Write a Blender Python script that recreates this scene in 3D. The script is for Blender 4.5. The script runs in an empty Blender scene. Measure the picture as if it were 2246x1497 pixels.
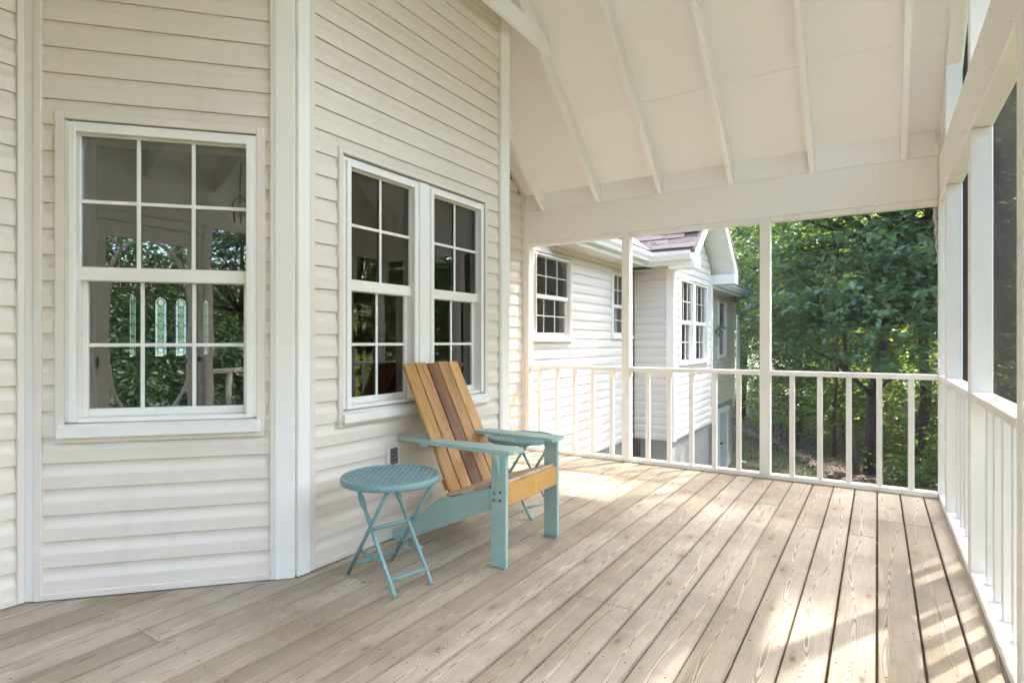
import bpy, math, random
import numpy as np
from mathutils import Vector, Matrix
R = math.radians
random.seed(7)
C = bpy.context.scene.collection
scene = bpy.context.scene

# ------------------------------------------------------------ camera, light
cam = bpy.data.objects.new('camera', bpy.data.cameras.new('camera'))
C.objects.link(cam)
cam.location = (0, 0, 1.145)
cam.rotation_euler = (R(90), 0, R(32.436))
cam.data.sensor_width = 36.0
cam.data.lens = 36.0 * 1262 / 2246
cam.data.clip_start = 0.02
cam.data.clip_end = 500
scene.camera = cam

SUN = Vector((0.385, 0.70, 1.0)).normalized()
world = bpy.data.worlds.new('World')
scene.world = world
world.use_nodes = True
wn = world.node_tree
bg = wn.nodes['Background']
sky = wn.nodes.new('ShaderNodeTexSky')
sky.sky_type = 'NISHITA'
sky.sun_disc = False
sky.sun_elevation = math.asin(SUN.z)
sky.sun_rotation = math.atan2(SUN.x, SUN.y)
sky.air_density = 1.0
sky.dust_density = 3.2
sky.ozone_density = 0.6
wn.links.new(sky.outputs[0], bg.inputs[0])
bg.inputs[1].default_value = 0.15
sun = bpy.data.objects.new('sun', bpy.data.lights.new('sun', 'SUN'))
C.objects.link(sun)
sun.data.energy = 2.0
sun.data.angle = R(1.0)
sun.data.color = (1.0, 0.955, 0.91)
sun.rotation_euler = (-SUN).to_track_quat('-Z', 'Y').to_euler()
sun.location = (4, 8, 12)

vs = scene.view_settings
vs.view_transform = 'Standard'
vs.look = 'None'
vs.gamma = 1
vs.use_curve_mapping = False
vs.exposure = 3.55
cy = scene.cycles
cy.use_denoising = True
cy.max_bounces = 12
cy.diffuse_bounces = 7
cy.glossy_bounces = 5
cy.transmission_bounces = 8
cy.transparent_max_bounces = 40
cy.caustics_reflective = False
cy.caustics_refractive = False
cy.sample_clamp_indirect = 8


# ------------------------------------------------------------ materials
class M:
    def __init__(s, name):
        s.m = bpy.data.materials.new(name)
        s.m.use_nodes = True
        s.t = s.m.node_tree
        s.t.nodes.clear()
        s.out = s.t.nodes.new('ShaderNodeOutputMaterial')

    def n(s, typ, _p=None, **inp):
        nd = s.t.nodes.new('ShaderNode' + typ)
        for k, v in (_p or {}).items():
            setattr(nd, k, v)
        for k, v in inp.items():
            key = int(k[1:]) if k[0] == '_' and k[1:].isdigit() else k.replace('_', ' ')
            sock = nd.inputs[key]
            if isinstance(v, bpy.types.NodeSocket):
                s.t.links.new(v, sock)
            else:
                sock.default_value = v
        return nd

    def math(s, op, a, b=None, c=None, clamp=False):
        nd = s.t.nodes.new('ShaderNodeMath')
        nd.operation = op
        nd.use_clamp = clamp
        for i, v in enumerate((a, b, c)):
            if v is None:
                continue
            if isinstance(v, bpy.types.NodeSocket):
                s.t.links.new(v, nd.inputs[i])
            else:
                nd.inputs[i].default_value = v
        return nd.outputs[0]

    def mix(s, f, a, b, blend='MIX'):
        nd = s.t.nodes.new('ShaderNodeMix')
        nd.data_type = 'RGBA'
        nd.blend_type = blend
        for sock, v in ((nd.inputs[0], f), (nd.inputs[6], a), (nd.inputs[7], b)):
            if isinstance(v, bpy.types.NodeSocket):
                s.t.links.new(v, sock)
            else:
                sock.default_value = v if not isinstance(v, tuple) else (*v[:3], 1)
        return nd.outputs[2]

    def ramp(s, f, stops):
        nd = s.t.nodes.new('ShaderNodeValToRGB')
        el = nd.color_ramp.elements
        while len(el) < len(stops):
            el.new(0.5)
        for e, (p, c) in zip(el, stops):
            e.position = p
            e.color = (*c, 1) if isinstance(c, tuple) else (c, c, c, 1)
        s.t.links.new(f, nd.inputs[0])
        return nd.outputs[0]

    def coord(s, kind='Object', scale=(1, 1, 1), off=None):
        tc = s.t.nodes.new('ShaderNodeTexCoord').outputs[kind]
        mp = s.t.nodes.new('ShaderNodeMapping')
        mp.inputs['Scale'].default_value = scale
        s.t.links.new(tc, mp.inputs[0])
        if off is not None:
            s.t.links.new(off, mp.inputs['Location'])
        return mp.outputs[0]

    def world(s, scale=(1, 1, 1)):
        g = s.t.nodes.new('ShaderNodeNewGeometry').outputs['Position']
        mp = s.t.nodes.new('ShaderNodeMapping')
        mp.inputs['Scale'].default_value = scale
        s.t.links.new(g, mp.inputs[0])
        return mp.outputs[0]

    def noise(s, vec, scale, detail=3.0, rough=0.55, dist=0.0):
        nd = s.n('TexNoise', Vector=vec, Scale=scale, Detail=detail, Roughness=rough, Distortion=dist)
        return nd.outputs[0]

    def bump(s, h, strength=0.3, dist=0.01):
        return s.n('Bump', Strength=strength, Distance=dist, Height=h).outputs[0]

    def pbr(s, col, rough=0.5, bump=None, **kw):
        p = s.n('BsdfPrincipled', **kw)
        for sock, v in ((p.inputs['Base Color'], col), (p.inputs['Roughness'], rough)):
            if isinstance(v, bpy.types.NodeSocket):
                s.t.links.new(v, sock)
            else:
                sock.default_value = (*v, 1) if isinstance(v, tuple) else v
        if bump is not None:
            s.t.links.new(bump, p.inputs['Normal'])
        s.t.links.new(p.outputs[0], s.out.inputs[0])
        return s.m


def paint(name, col, rough=0.5, var=0.06, bump=0.15, dirt=0.0, dirtcol=(0.35, 0.3, 0.22)):
    """brushed / rolled paint: soft tone drift, brush lines, a little grime"""
    m = M(name)
    w = m.world()
    rnd = m.n('ObjectInfo').outputs['Random']
    big = m.noise(w, 1.3, 4, 0.6)
    fine = m.noise(w, 60, 3, 0.6)
    spk = m.noise(w, 9, 5, 0.7)
    f = m.math('ADD', m.math('MULTIPLY', big, 0.7), m.math('MULTIPLY', fine, 0.3))
    lo = tuple(c * (1 - var) for c in col)
    hi = tuple(min(1, c * (1 + var)) for c in col)
    c = m.mix(m.math('MULTIPLY_ADD', f, 1.6, -0.3, clamp=True), lo, hi)
    c = m.mix(m.math('MULTIPLY', rnd, 0.35), c, tuple(k * (1 - var) for k in col))
    if dirt:
        d = m.ramp(spk, [(0.60, 0.0), (0.78, 1.0)])
        c = m.mix(m.math('MULTIPLY', d, dirt), c, dirtcol)
    b = m.bump(m.math('ADD', fine, m.math('MULTIPLY', spk, 0.6)), bump, 0.004)
    r = m.math('MULTIPLY_ADD', spk, 0.2, rough - 0.1)
    return m.pbr(c, r, b)


MAT = {}
MAT['white'] = paint('white_painted_wood', (0.85, 0.82, 0.765), 0.5, 0.04, 0.25, 0.10)
MAT['ceiling'] = paint('ceiling_paint', (0.88, 0.865, 0.845), 0.6, 0.04, 0.25, 0.05)
MAT['vinylwhite'] = paint('white_vinyl', (0.85, 0.825, 0.77), 0.35, 0.02, 0.05, 0.05)
MAT['trimbeige'] = paint('beige_vinyl_trim', (0.745, 0.675, 0.60), 0.45, 0.03, 0.08, 0.05)
MAT['aluminium'] = paint('white_aluminium', (0.80, 0.80, 0.80), 0.4, 0.03, 0.05, 0.12)
MAT['stucco'] = paint('stucco', (0.31, 0.295, 0.275), 0.9, 0.12, 0.9, 0.3)
MAT['greydoor'] = paint('grey_door', (0.50, 0.53, 0.56), 0.5, 0.05, 0.1, 0.1)
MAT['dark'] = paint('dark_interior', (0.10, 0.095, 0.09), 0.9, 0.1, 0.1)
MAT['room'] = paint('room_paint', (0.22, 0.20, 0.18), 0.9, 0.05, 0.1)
MAT['lead'] = paint('lead_came', (0.04, 0.04, 0.04), 0.5, 0.1, 0.1)
MAT['curtain'] = paint('curtain_cloth', (0.62, 0.60, 0.50), 0.9, 0.05, 0.2)
MAT['blind'] = paint('window_blind', (0.72, 0.74, 0.74), 0.6, 0.03, 0.05)
MAT['bronze'] = paint('dark_bronze', (0.06, 0.045, 0.035), 0.45, 0.2, 0.1)
MAT['bolt'] = paint('steel_bolt', (0.16, 0.17, 0.17), 0.4, 0.2, 0.1)
MAT['louvre'] = paint('grey_louvre', (0.20, 0.19, 0.18), 0.6, 0.1, 0.1)
MAT['nail'] = paint('nail_iron', (0.035, 0.028, 0.024), 0.6, 0.2, 0.1)
MAT['lumber'] = paint('treated_lumber', (0.30, 0.22, 0.15), 0.8, 0.2, 0.4)
MAT['caulk'] = paint('ragged_screen_spline', (0.6, 0.58, 0.54), 0.8, 0.1, 0.3)


def siding_mat(name, col):
    m = M(name)
    w = m.world()
    rnd = m.n('ObjectInfo').outputs['Random']
    o = m.coord('Object', (2.0, 8, 26))
    g = m.noise(o, 7.0, 5, 0.65)
    big = m.noise(w, 0.9, 4, 0.6)
    streak = m.noise(m.world((3.0, 3.0, 0.35)), 3.0, 4, 0.6)
    c = m.mix(m.math('MULTIPLY_ADD', big, 1.4, -0.2, clamp=True), tuple(k * 0.95 for k in col), tuple(k * 1.04 for k in col))
    c = m.mix(m.math('MULTIPLY', rnd, 0.4), c, tuple(k * 0.95 for k in col))
    c = m.mix(m.math('MULTIPLY', m.ramp(streak, [(0.55, 0.0), (0.8, 1.0)]), 0.16), c, (0.42, 0.38, 0.32))
    sp = m.ramp(m.noise(w, 38, 2, 0.5), [(0.74, 0.0), (0.78, 1.0)])
    c = m.mix(m.math('MULTIPLY', sp, 0.25), c, (0.25, 0.2, 0.15))
    return m.pbr(c, 0.42, m.bump(g, 0.12, 0.003))


MAT['siding'] = siding_mat('cream_vinyl_siding', (0.755, 0.68, 0.585))
MAT['sidingw'] = siding_mat('cream_vinyl_siding_wing', (0.71, 0.655, 0.595))


def wood_mat(name, light, dark, grey, ring=1500.0, along=0.7, amp=9.0, greyamt=0.5, knots=1.0, rough=0.75, contrast=1.0, stain=0.0, worn=False):
    """flat-sawn plank: contour lines of a warped field make the cathedral grain, knots push the rings aside.
    object space: x across the board, y along it"""
    m = M(name)
    rnd = m.n('ObjectInfo').outputs['Random']
    off = m.n('CombineXYZ', X=m.math('MULTIPLY', rnd, 3.7), Y=m.math('MULTIPLY', rnd, 91.3), Z=m.math('MULTIPLY', rnd, 17.0)).outputs[0]
    tc = m.n('TexCoord').outputs['Object']
    sx = m.n('SeparateXYZ', Vector=tc)
    x, y, z = sx.outputs
    yo = m.math('MULTIPLY_ADD', rnd, 91.3, y)
    yv = m.n('CombineXYZ', X=m.math('MULTIPLY', rnd, 31.0), Y=yo, Z=0.0).outputs[0]
    pith = m.math('MULTIPLY_ADD', m.noise(yv, 0.55, 2, 0.5), 0.26, -0.13)
    dx = m.math('SUBTRACT', x, pith)
    a = m.math('MULTIPLY', m.math('MULTIPLY', dx, dx), ring)
    b = m.math('MULTIPLY', m.noise(yv, along, 2, 0.45), amp)
    p2 = m.n('CombineXYZ', X=m.math('MULTIPLY', x, 9.0), Y=m.math('MULTIPLY', yo, 1.6), Z=m.math('MULTIPLY', rnd, 9.0)).outputs[0]
    c = m.math('MULTIPLY', m.noise(p2, 1.5, 3, 0.5), 1.7)
    p3 = m.n('CombineXYZ', X=m.math('MULTIPLY_ADD', rnd, 40.0, m.math('MULTIPLY', x, 5.0)), Y=m.math('MULTIPLY', yo, 2.3), Z=0.0).outputs[0]
    vor = m.n('TexVoronoi', {'feature': 'F1', 'voronoi_dimensions': '2D'}, Vector=p3, Scale=1.0)
    vd = vor.outputs['Distance']
    pick = m.math('GREATER_THAN', m.n('SeparateColor', Color=vor.outputs['Color']).outputs[0], 0.50)
    k2 = m.math('MULTIPLY', m.math('MULTIPLY', vd, vd), -26.0)
    kn = m.math('MULTIPLY', m.math('EXPONENT', k2), pick)
    kf = m.math('MULTIPLY', kn, 4.5 * knots)
    fld = m.math('ADD', m.math('ADD', a, b), m.math('ADD', c, kf))
    fr = m.math('FRACT', m.math('MULTIPLY', fld, 1.6))
    line = m.ramp(fr, [(0.0, 0.04), (0.50, 0.14), (0.78, 0.85), (0.90, 1.0), (1.0, 0.04)])
    # fibres
    p4 = m.n('CombineXYZ', X=m.math('MULTIPLY', x, 260.0), Y=m.math('MULTIPLY', yo, 5.0), Z=m.math('MULTIPLY', z, 260.0)).outputs[0]
    fib = m.noise(p4, 1.0, 3, 0.6)
    p5 = m.n('CombineXYZ', X=m.math('MULTIPLY', x, 6.0), Y=m.math('MULTIPLY', yo, 1.1), Z=m.math('MULTIPLY', rnd, 5.0)).outputs[0]
    patch = m.noise(p5, 1.6, 5, 0.65)
    lf = m.math('MULTIPLY', line, m.math('MULTIPLY_ADD', m.noise(p5, 0.7, 2, 0.5), 1.1, 0.25), clamp=True)
    lf = m.math('MULTIPLY', lf, contrast, clamp=True)
    col = m.mix(lf, light, dark)
    col = m.mix(m.math('MULTIPLY', m.ramp(patch, [(0.35, 0.0), (0.7, 1.0)]), greyamt), col, grey)
    col = m.mix(m.math('MULTIPLY', m.ramp(fib, [(0.35, 1.0), (0.62, 0.0)]), 0.28), col, tuple(k * 0.55 for k in dark))
    tone = m.ramp(rnd, [(0.0, (0.74, 0.70, 0.65)), (0.35, (0.95, 0.92, 0.88)), (0.7, (1.06, 1.06, 1.07)), (1.0, (1.18, 1.17, 1.16))])
    col = m.mix(1.0, col, tone, 'MULTIPLY')
    core = m.math('MULTIPLY', m.math('EXPONENT', m.math('MULTIPLY', m.math('MULTIPLY', vd, vd), -420.0)), pick)
    halo = m.math('MULTIPLY', kn, m.noise(p2, 3.0, 3, 0.6))
    col = m.mix(m.math('MULTIPLY', halo, 0.85 * knots, clamp=True), col, (dark[0] * 1.05, dark[1] * 1.0, dark[2] * 0.85))
    col = m.mix(m.math('MULTIPLY', core, 0.8 * knots), col, tuple(k * 0.35 for k in dark))
    if worn:
        p6 = m.n('CombineXYZ', X=m.math('MULTIPLY', x, 26.0), Y=m.math('MULTIPLY', yo, 0.9), Z=m.math('MULTIPLY', rnd, 13.0)).outputs[0]
        stk = m.ramp(m.noise(p6, 1.3, 4, 0.65), [(0.48, 0.0), (0.70, 1.0)])
        col = m.mix(m.math('MULTIPLY', stk, 0.45), col, (0.40, 0.30, 0.18))
        p7 = m.n('CombineXYZ', X=m.math('MULTIPLY', x, 95.0), Y=m.math('MULTIPLY', yo, 1.7), Z=m.math('MULTIPLY', rnd, 29.0)).outputs[0]
        crk = m.ramp(m.noise(p7, 1.0, 2, 0.5), [(0.71, 0.0), (0.75, 1.0)])
        col = m.mix(m.math('MULTIPLY', crk, 0.75), col, (0.10, 0.07, 0.045))
        edg = m.ramp(m.math('ABSOLUTE', x), [(0.0, 0.0), (0.0595, 0.0), (0.068, 1.0)])
        col = m.mix(m.math('MULTIPLY', m.math('MULTIPLY', edg, m.noise(p5, 3.0, 4, 0.6)), 0.9, clamp=True), col, (0.16, 0.115, 0.075))
        foot = m.ramp(m.noise(m.world(), 0.55, 3, 0.6), [(0.40, 0.0), (0.66, 1.0)])
        col = m.mix(m.math('MULTIPLY', foot, 0.30), col, (0.36, 0.29, 0.21))
    if stain:
        w = m.world()
        st = m.ramp(m.noise(w, 1.1, 5, 0.7), [(0.46, 0.0), (0.72, 1.0)])
        col = m.mix(m.math('MULTIPLY', st, stain), col, tuple(k * 0.62 for k in dark))
    h = m.math('ADD', m.math('MULTIPLY', line, -0.6), m.math('MULTIPLY', fib, 0.5))
    return m.pbr(col, rough, m.bump(h, 0.35, 0.004))


MAT['deck'] = wood_mat('weathered_pine_decking', (0.70, 0.64, 0.525), (0.27, 0.195, 0.115), (0.48, 0.41, 0.305), ring=3600, along=0.42, amp=15, greyamt=0.5, contrast=2.1, stain=0.58, worn=True)
MAT['cedar'] = wood_mat('oiled_cedar', (0.60, 0.32, 0.095), (0.28, 0.115, 0.03), (0.22, 0.095, 0.03), ring=1500, along=0.5, amp=6, contrast=1.2, greyamt=0.75, knots=0.3, rough=0.36)
MAT['cedardark'] = wood_mat('stained_dark_cedar', (0.36, 0.165, 0.05), (0.15, 0.06, 0.016), (0.13, 0.05, 0.016), ring=1500, along=0.5, amp=6, greyamt=0.85, knots=0.3, rough=0.42)
MAT['cedarpale'] = wood_mat('pale_cedar', (0.70, 0.41, 0.125), (0.42, 0.20, 0.055), (0.48, 0.25, 0.075), ring=900, along=0.8, amp=6, greyamt=0.4, knots=0.3, rough=0.45)
MAT['seatwood'] = wood_mat('worn_seat_wood', (0.58, 0.44, 0.30), (0.38, 0.25, 0.15), (0.5, 0.42, 0.34), ring=900, along=0.8, amp=6, greyamt=0.5, knots=0.3, rough=0.55)


def aqua(name, col, rust):
    m = M(name)
    o = m.coord('Object')
    n1 = m.noise(o, 5, 4, 0.6)
    n2 = m.noise(o, 34, 4, 0.7)
    n3 = m.noise(o, 12, 5, 0.75)
    c = m.mix(m.math('MULTIPLY_ADD', n1, 1.4, -0.2, clamp=True), tuple(k * 0.88 for k in col), tuple(min(1, k * 1.1) for k in col))
    c = m.mix(m.math('MULTIPLY', m.ramp(n2, [(0.60, 0.0), (0.70, 1.0)]), 0.45), c, (0.55, 0.60, 0.55))
    if rust:
        c = m.mix(m.math('MULTIPLY', m.ramp(n3, [(0.60, 0.0), (0.70, 1.0)]), rust), c, (0.17, 0.085, 0.035))
    return m.pbr(c, 0.48, m.bump(n2, 0.2, 0.003))


MAT['aquawood'] = aqua('aqua_painted_wood', (0.35, 0.50, 0.455), 0.30)
MAT['aquametal'] = aqua('aqua_painted_metal', (0.185, 0.335, 0.33), 0.4)
MAT['aquatop'] = aqua('rusted_aqua_lattice', (0.20, 0.33, 0.33), 0.8)


def glass_mat(name, ior=2.0):
    """double glazed pane: clear, mirror strength by the glass Fresnel law, a little waviness"""
    m = M(name)
    nz = m.noise(m.world(), 2.2, 2, 0.5)
    b = m.bump(nz, 0.10, 0.012)
    g = m.n('BsdfGlossy', Color=(1, 1, 1, 1), Roughness=0.0, Normal=b)
    t = m.n('BsdfTransparent', Color=(0.90, 0.93, 0.91, 1))
    f = m.n('Fresnel', IOR=ior)
    mx = m.n('MixShader', _0=f.outputs[0], _1=t.outputs[0], _2=g.outputs[0])
    m.t.links.new(mx.outputs[0], m.out.inputs[0])
    return m.m


MAT['glass'] = glass_mat('window_glass')


def leaded_mat(name, col, tr):
    m = M(name)
    n = m.noise(m.world(), 30, 4, 0.6)
    c = m.mix(n, tuple(k * 0.75 for k in col), col)
    t = m.n('BsdfTranslucent', Color=c)
    d = m.n('BsdfTransparent', Color=(0.75, 0.85, 0.7, 1))
    mx = m.n('MixShader', _0=tr, _1=t.outputs[0], _2=d.outputs[0])
    m.t.links.new(mx.outputs[0], m.out.inputs[0])
    return m.m


MAT['frost'] = leaded_mat('frosted_glass', (0.97, 0.97, 0.90), 0.0)
MAT['cleared'] = leaded_mat('textured_glass', (0.62, 0.72, 0.52), 0.35)


def screen_mat():
    """insect mesh as a thin slab of absorbing threads: the shallower the view, the more threads lie in the way"""
    m = M('insect_screen_mesh')
    p = m.n('VolumePrincipled')
    p.inputs['Color'].default_value = (0.06, 0.055, 0.052, 1)
    p.inputs['Density'].default_value = 112.0
    m.t.links.new(p.outputs[0], m.out.inputs['Volume'])
    return m.m


MAT['screen'] = screen_mat()


def shingle_mat():
    m = M('asphalt_shingle')
    rnd = m.n('ObjectInfo').outputs['Random']
    g = m.noise(m.world(), 160, 2, 0.7)
    c = m.ramp(rnd, [(0.0, (0.08, 0.064, 0.065)), (0.5, (0.125, 0.10, 0.10)), (1.0, (0.18, 0.145, 0.142))])
    c = m.mix(m.math('MULTIPLY', g, 0.6), c, (0.05, 0.042, 0.042))
    return m.pbr(c, 0.95, m.bump(g, 0.6, 0.004))


MAT['shingle'] = shingle_mat()


def bark_mat(name, col):
    m = M(name)
    o = m.coord('Object', (9, 9, 1.6))
    n = m.noise(o, 2.2, 6, 0.7, 0.6)
    c = m.mix(m.ramp(n, [(0.35, 0.0), (0.65, 1.0)]), tuple(k * 0.35 for k in col), col)
    return m.pbr(c, 0.95, m.bump(n, 1.0, 0.05))


MAT['bark'] = bark_mat('oak_bark', (0.10, 0.08, 0.065))
MAT['barkpale'] = bark_mat('pale_bark', (0.20, 0.165, 0.13))


def leaf_mat(name, top, alt, trans, tw=0.45):
    m = M(name)
    g = m.n('NewGeometry')
    rpi = g.outputs['Random Per Island']
    big = m.noise(m.world(), 0.6, 3, 0.5)
    c = m.mix(rpi, top, alt)
    c = m.mix(m.math('MULTIPLY_ADD', big, 1.2, -0.35, clamp=True), c, tuple(k * 0.75 for k in top))
    p = m.n('BsdfPrincipled', Base_Color=c, Roughness=0.42)
    tc = m.mix(rpi, trans, tuple(k * 0.7 for k in trans))
    t = m.n('BsdfTranslucent', Color=tc)
    mx = m.n('MixShader', _0=tw, _1=p.outputs[0], _2=t.outputs[0])
    m.t.links.new(mx.outputs[0], m.out.inputs[0])
    return m.m


MAT['leafoak'] = leaf_mat('oak_leaf', (0.11, 0.20, 0.12), (0.175, 0.275, 0.175), (0.24, 0.40, 0.06), 0.38)
MAT['leafbright'] = leaf_mat('bright_leaf', (0.075, 0.14, 0.035), (0.12, 0.19, 0.04), (0.50, 0.62, 0.07), 0.55)
MAT['leafshade'] = leaf_mat('shade_toned_needle_leaf', (0.032, 0.062, 0.030), (0.05, 0.085, 0.038), (0.06, 0.11, 0.02), 0.3)  # conifer green; the rear foliage's shade is put into this darker leaf colour
MAT['leafmid'] = leaf_mat('broad_leaf', (0.08, 0.155, 0.05), (0.12, 0.20, 0.065), (0.24, 0.36, 0.04), 0.5)


def ground_mat():
    m = M('lawn_and_soil')
    w = m.world()
    n1 = m.noise(w, 0.8, 5, 0.65)
    n2 = m.noise(w, 14, 5, 0.7)
    g = m.mix(n2, (0.045, 0.06, 0.018), (0.09, 0.10, 0.035))
    s = m.mix(n2, (0.09, 0.065, 0.04), (0.18, 0.13, 0.085))
    c = m.mix(m.ramp(n1, [(0.52, 0.0), (0.70, 1.0)]), g, s)
    return m.pbr(c, 0.95, m.bump(n2, 0.8, 0.04))


MAT['ground'] = ground_mat()


def mulch_mat():
    m = M('leaf_mulch')
    w = m.world()
    v = m.n('TexVoronoi', Vector=w, Scale=16.0)
    c = m.ramp(m.n('SeparateColor', Color=v.outputs['Color']).outputs[0], [(0.0, (0.07, 0.045, 0.03)), (0.5, (0.15, 0.105, 0.075)), (1.0, (0.27, 0.20, 0.155))])
    return m.pbr(c, 0.95, m.bump(v.outputs['Distance'], 0.9, 0.04))


MAT['mulch'] = mulch_mat()


def grass_mat():
    m = M('grass_blade')
    rpi = m.n('NewGeometry').outputs['Random Per Island']
    c = m.ramp(rpi, [(0.0, (0.05, 0.085, 0.02)), (0.7, (0.10, 0.135, 0.04)), (1.0, (0.24, 0.17, 0.08))])
    return m.pbr(c, 0.7)


MAT['grass'] = grass_mat()


# ------------------------------------------------------------ mesh helpers
class MB:
    def __init__(s):
        s.v, s.f, s.sm = [], [], []

    def add(s, vs, fs, smooth=False):
        o = len(s.v)
        s.v += [tuple(v) for v in vs]
        s.f += [tuple(i + o for i in f) for f in fs]
        s.sm += [smooth] * len(fs)
        return s

    def box(s, x0, x1, y0, y1, z0, z1):
        vs = [(x, y, z) for z in (z0, z1) for y in (y0, y1) for x in (x0, x1)]
        return s.add(vs, [(0, 2, 3, 1), (4, 5, 7, 6), (0, 1, 5, 4), (2, 6, 7, 3), (0, 4, 6, 2), (1, 3, 7, 5)])

    def cbox(s, x0, x1, y0, y1, z0, z1, c=0.003):
        """box with chamfered edges"""
        a = ((x0, x1), (y0, y1), (z0, z1))
        c = min(c, *(0.3 * (k[1] - k[0]) for k in a))
        vs, idx = [], {}
        for ax in range(3):
            for sx in (0, 1):
                for sy in (0, 1):
                    for sz in (0, 1):
                        sg = (sx, sy, sz)
                        p = [a[k][sg[k]] + (0 if k == ax else (c if sg[k] == 0 else -c)) for k in range(3)]
                        idx[(ax, sg)] = len(vs)
                        vs.append(p)
        fs = []
        for ax in range(3):
            o1, o2 = (ax + 1) % 3, (ax + 2) % 3
            for sd in (0, 1):
                q = []
                for i, j in ((0, 0), (1, 0), (1, 1), (0, 1)):
                    sg = [0, 0, 0]
                    sg[ax], sg[o1], sg[o2] = sd, i, j
                    q.append(idx[(ax, tuple(sg))])
                fs.append(q if sd else q[::-1])
        for ax in range(3):                       # edges along axis ax
            o1, o2 = (ax + 1) % 3, (ax + 2) % 3
            for i in (0, 1):
                for j in (0, 1):
                    sa = [0, 0, 0]; sb = [0, 0, 0]
                    sa[o1] = sb[o1] = i; sa[o2] = sb[o2] = j
                    sb[ax] = 1
                    ta, tb = tuple(sa), tuple(sb)
                    q = [idx[(o1, ta)], idx[(o1, tb)], idx[(o2, tb)], idx[(o2, ta)]]
                    fs.append(q if i != j else q[::-1])
        for sx in (0, 1):
            for sy in (0, 1):
                for sz in (0, 1):
                    sg = (sx, sy, sz)
                    t = [idx[(k, sg)] for k in range(3)]
                    fs.append(t if (sx + sy + sz) % 2 else t[::-1])
        return s.add(vs, fs)

    def prism(s, poly, axis, a0, a1):
        """extrude a 2D polygon along an axis; poly coords are the other two axes in x,y,z order"""
        n = len(poly)
        vs = []
        for a in (a0, a1):
            for p in poly:
                q = list(p)
                q.insert(axis, a)
                vs.append(q)
        fs = [tuple(range(n))[::-1], tuple(range(n, 2 * n))]
        fs += [(i, (i + 1) % n, n + (i + 1) % n, n + i) for i in range(n)]
        return s.add(vs, fs)

    def tube(s, pts, rad, seg=10, smooth=True, cap=True):
        pts = [Vector(p) for p in pts]
        if not isinstance(rad, (list, tuple)):
            rad = [rad] * len(pts)
        vs = []
        ref = Vector((0.123, 0.31, 0.94))
        for i, p in enumerate(pts):
            t = (pts[min(i + 1, len(pts) - 1)] - pts[max(i - 1, 0)]).normalized()
            if abs(t.dot(ref)) > 0.97:
                ref = Vector((1, 0.1, 0))
            u = t.cross(ref).normalized()
            w = t.cross(u)
            for k in range(seg):
                a = 2 * math.pi * k / seg
                vs.append(p + (u * math.cos(a) + w * math.sin(a)) * rad[i])
        fs = []
        for i in range(len(pts) - 1):
            for k in range(seg):
                k2 = (k + 1) % seg
                fs.append((i * seg + k, (i + 1) * seg + k, (i + 1) * seg + k2, i * seg + k2))
        s.add(vs, fs, smooth)
        if cap:
            o = len(s.v) - len(vs)
            n = len(pts)
            s.f += [tuple(o + k for k in range(seg)), tuple(o + (n - 1) * seg + k for k in range(seg))[::-1]]
            s.sm += [False, False]
        return s

    def bar(s, p, q, w, t, up=(0, 0, 1)):
        """straight rectangular bar between two points"""
        p, q = Vector(p), Vector(q)
        d = (q - p).normalized()
        a = d.cross(Vector(up)).normalized() * w / 2
        b = a.cross(d).normalized() * t / 2
        vs = [p - a - b, p + a - b, p + a + b, p - a + b, q - a - b, q + a - b, q + a + b, q - a + b]
        return s.add(vs, [(0, 1, 2, 3), (7, 6, 5, 4), (0, 4, 5, 1), (1, 5, 6, 2), (2, 6, 7, 3), (3, 7, 4, 0)])

    def mesh(s, name):
        me = bpy.data.meshes.new(name)
        me.from_pydata(s.v, [], s.f)
        me.polygons.foreach_set('use_smooth', s.sm)
        me.update()
        return me

    def obj(s, name, mat, parent=None, **kw):
        return ob(name, s.mesh(name), mat, parent, **kw)


def fixn(me):
    import bmesh
    bm = bmesh.new()
    bm.from_mesh(me)
    bmesh.ops.recalc_face_normals(bm, faces=bm.faces)
    bm.to_mesh(me)
    bm.free()


_done = set()


def ob(name, me, mat, parent=None, loc=None, rot=None, label=None, cat=None, group=None, kind=None):
    o = bpy.data.objects.new(name, me)
    C.objects.link(o)
    if me is not None and me.name not in _done:
        _done.add(me.name)
        if mat is not None and not me.materials:
            me.materials.append(MAT[mat] if isinstance(mat, str) else mat)
        if len(me.polygons) < 4000:
            fixn(me)
    o.parent = parent
    if loc is not None:
        o.location = loc
    if rot is not None:
        o.rotation_euler = rot
    for k, v in (('label', label), ('category', cat), ('group', group), ('kind', kind)):
        if v:
            o[k] = v
    return o


def thing(name, label, cat, loc=(0, 0, 0), rz=0, group=None):
    return ob(name, None, None, None, loc, (0, 0, rz), label, cat, group)


# ------------------------------------------------------------ layout numbers
XW, XB, XR = -3.175, -2.405, 0.375        # house wall, bay front, inner face of the right porch wall
YF, YN, YM = 5.20, -0.80, 2.20            # far end, near end, ridge
PITCH, ZR = 0.81, 4.93                    # roof pitch, rafter underside at the ridge
PT = 0.089                                # post size
LAP, LAP0 = 0.1155, 0.0275                # siding exposure, first lap


def zraf(y):
    return ZR - PITCH * abs(y - YM)


# ------------------------------------------------------------ house
house = thing('house', 'cream vinyl sided house with bay and white trimmed windows along the porch', 'house')
GZ = -2.05


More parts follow.
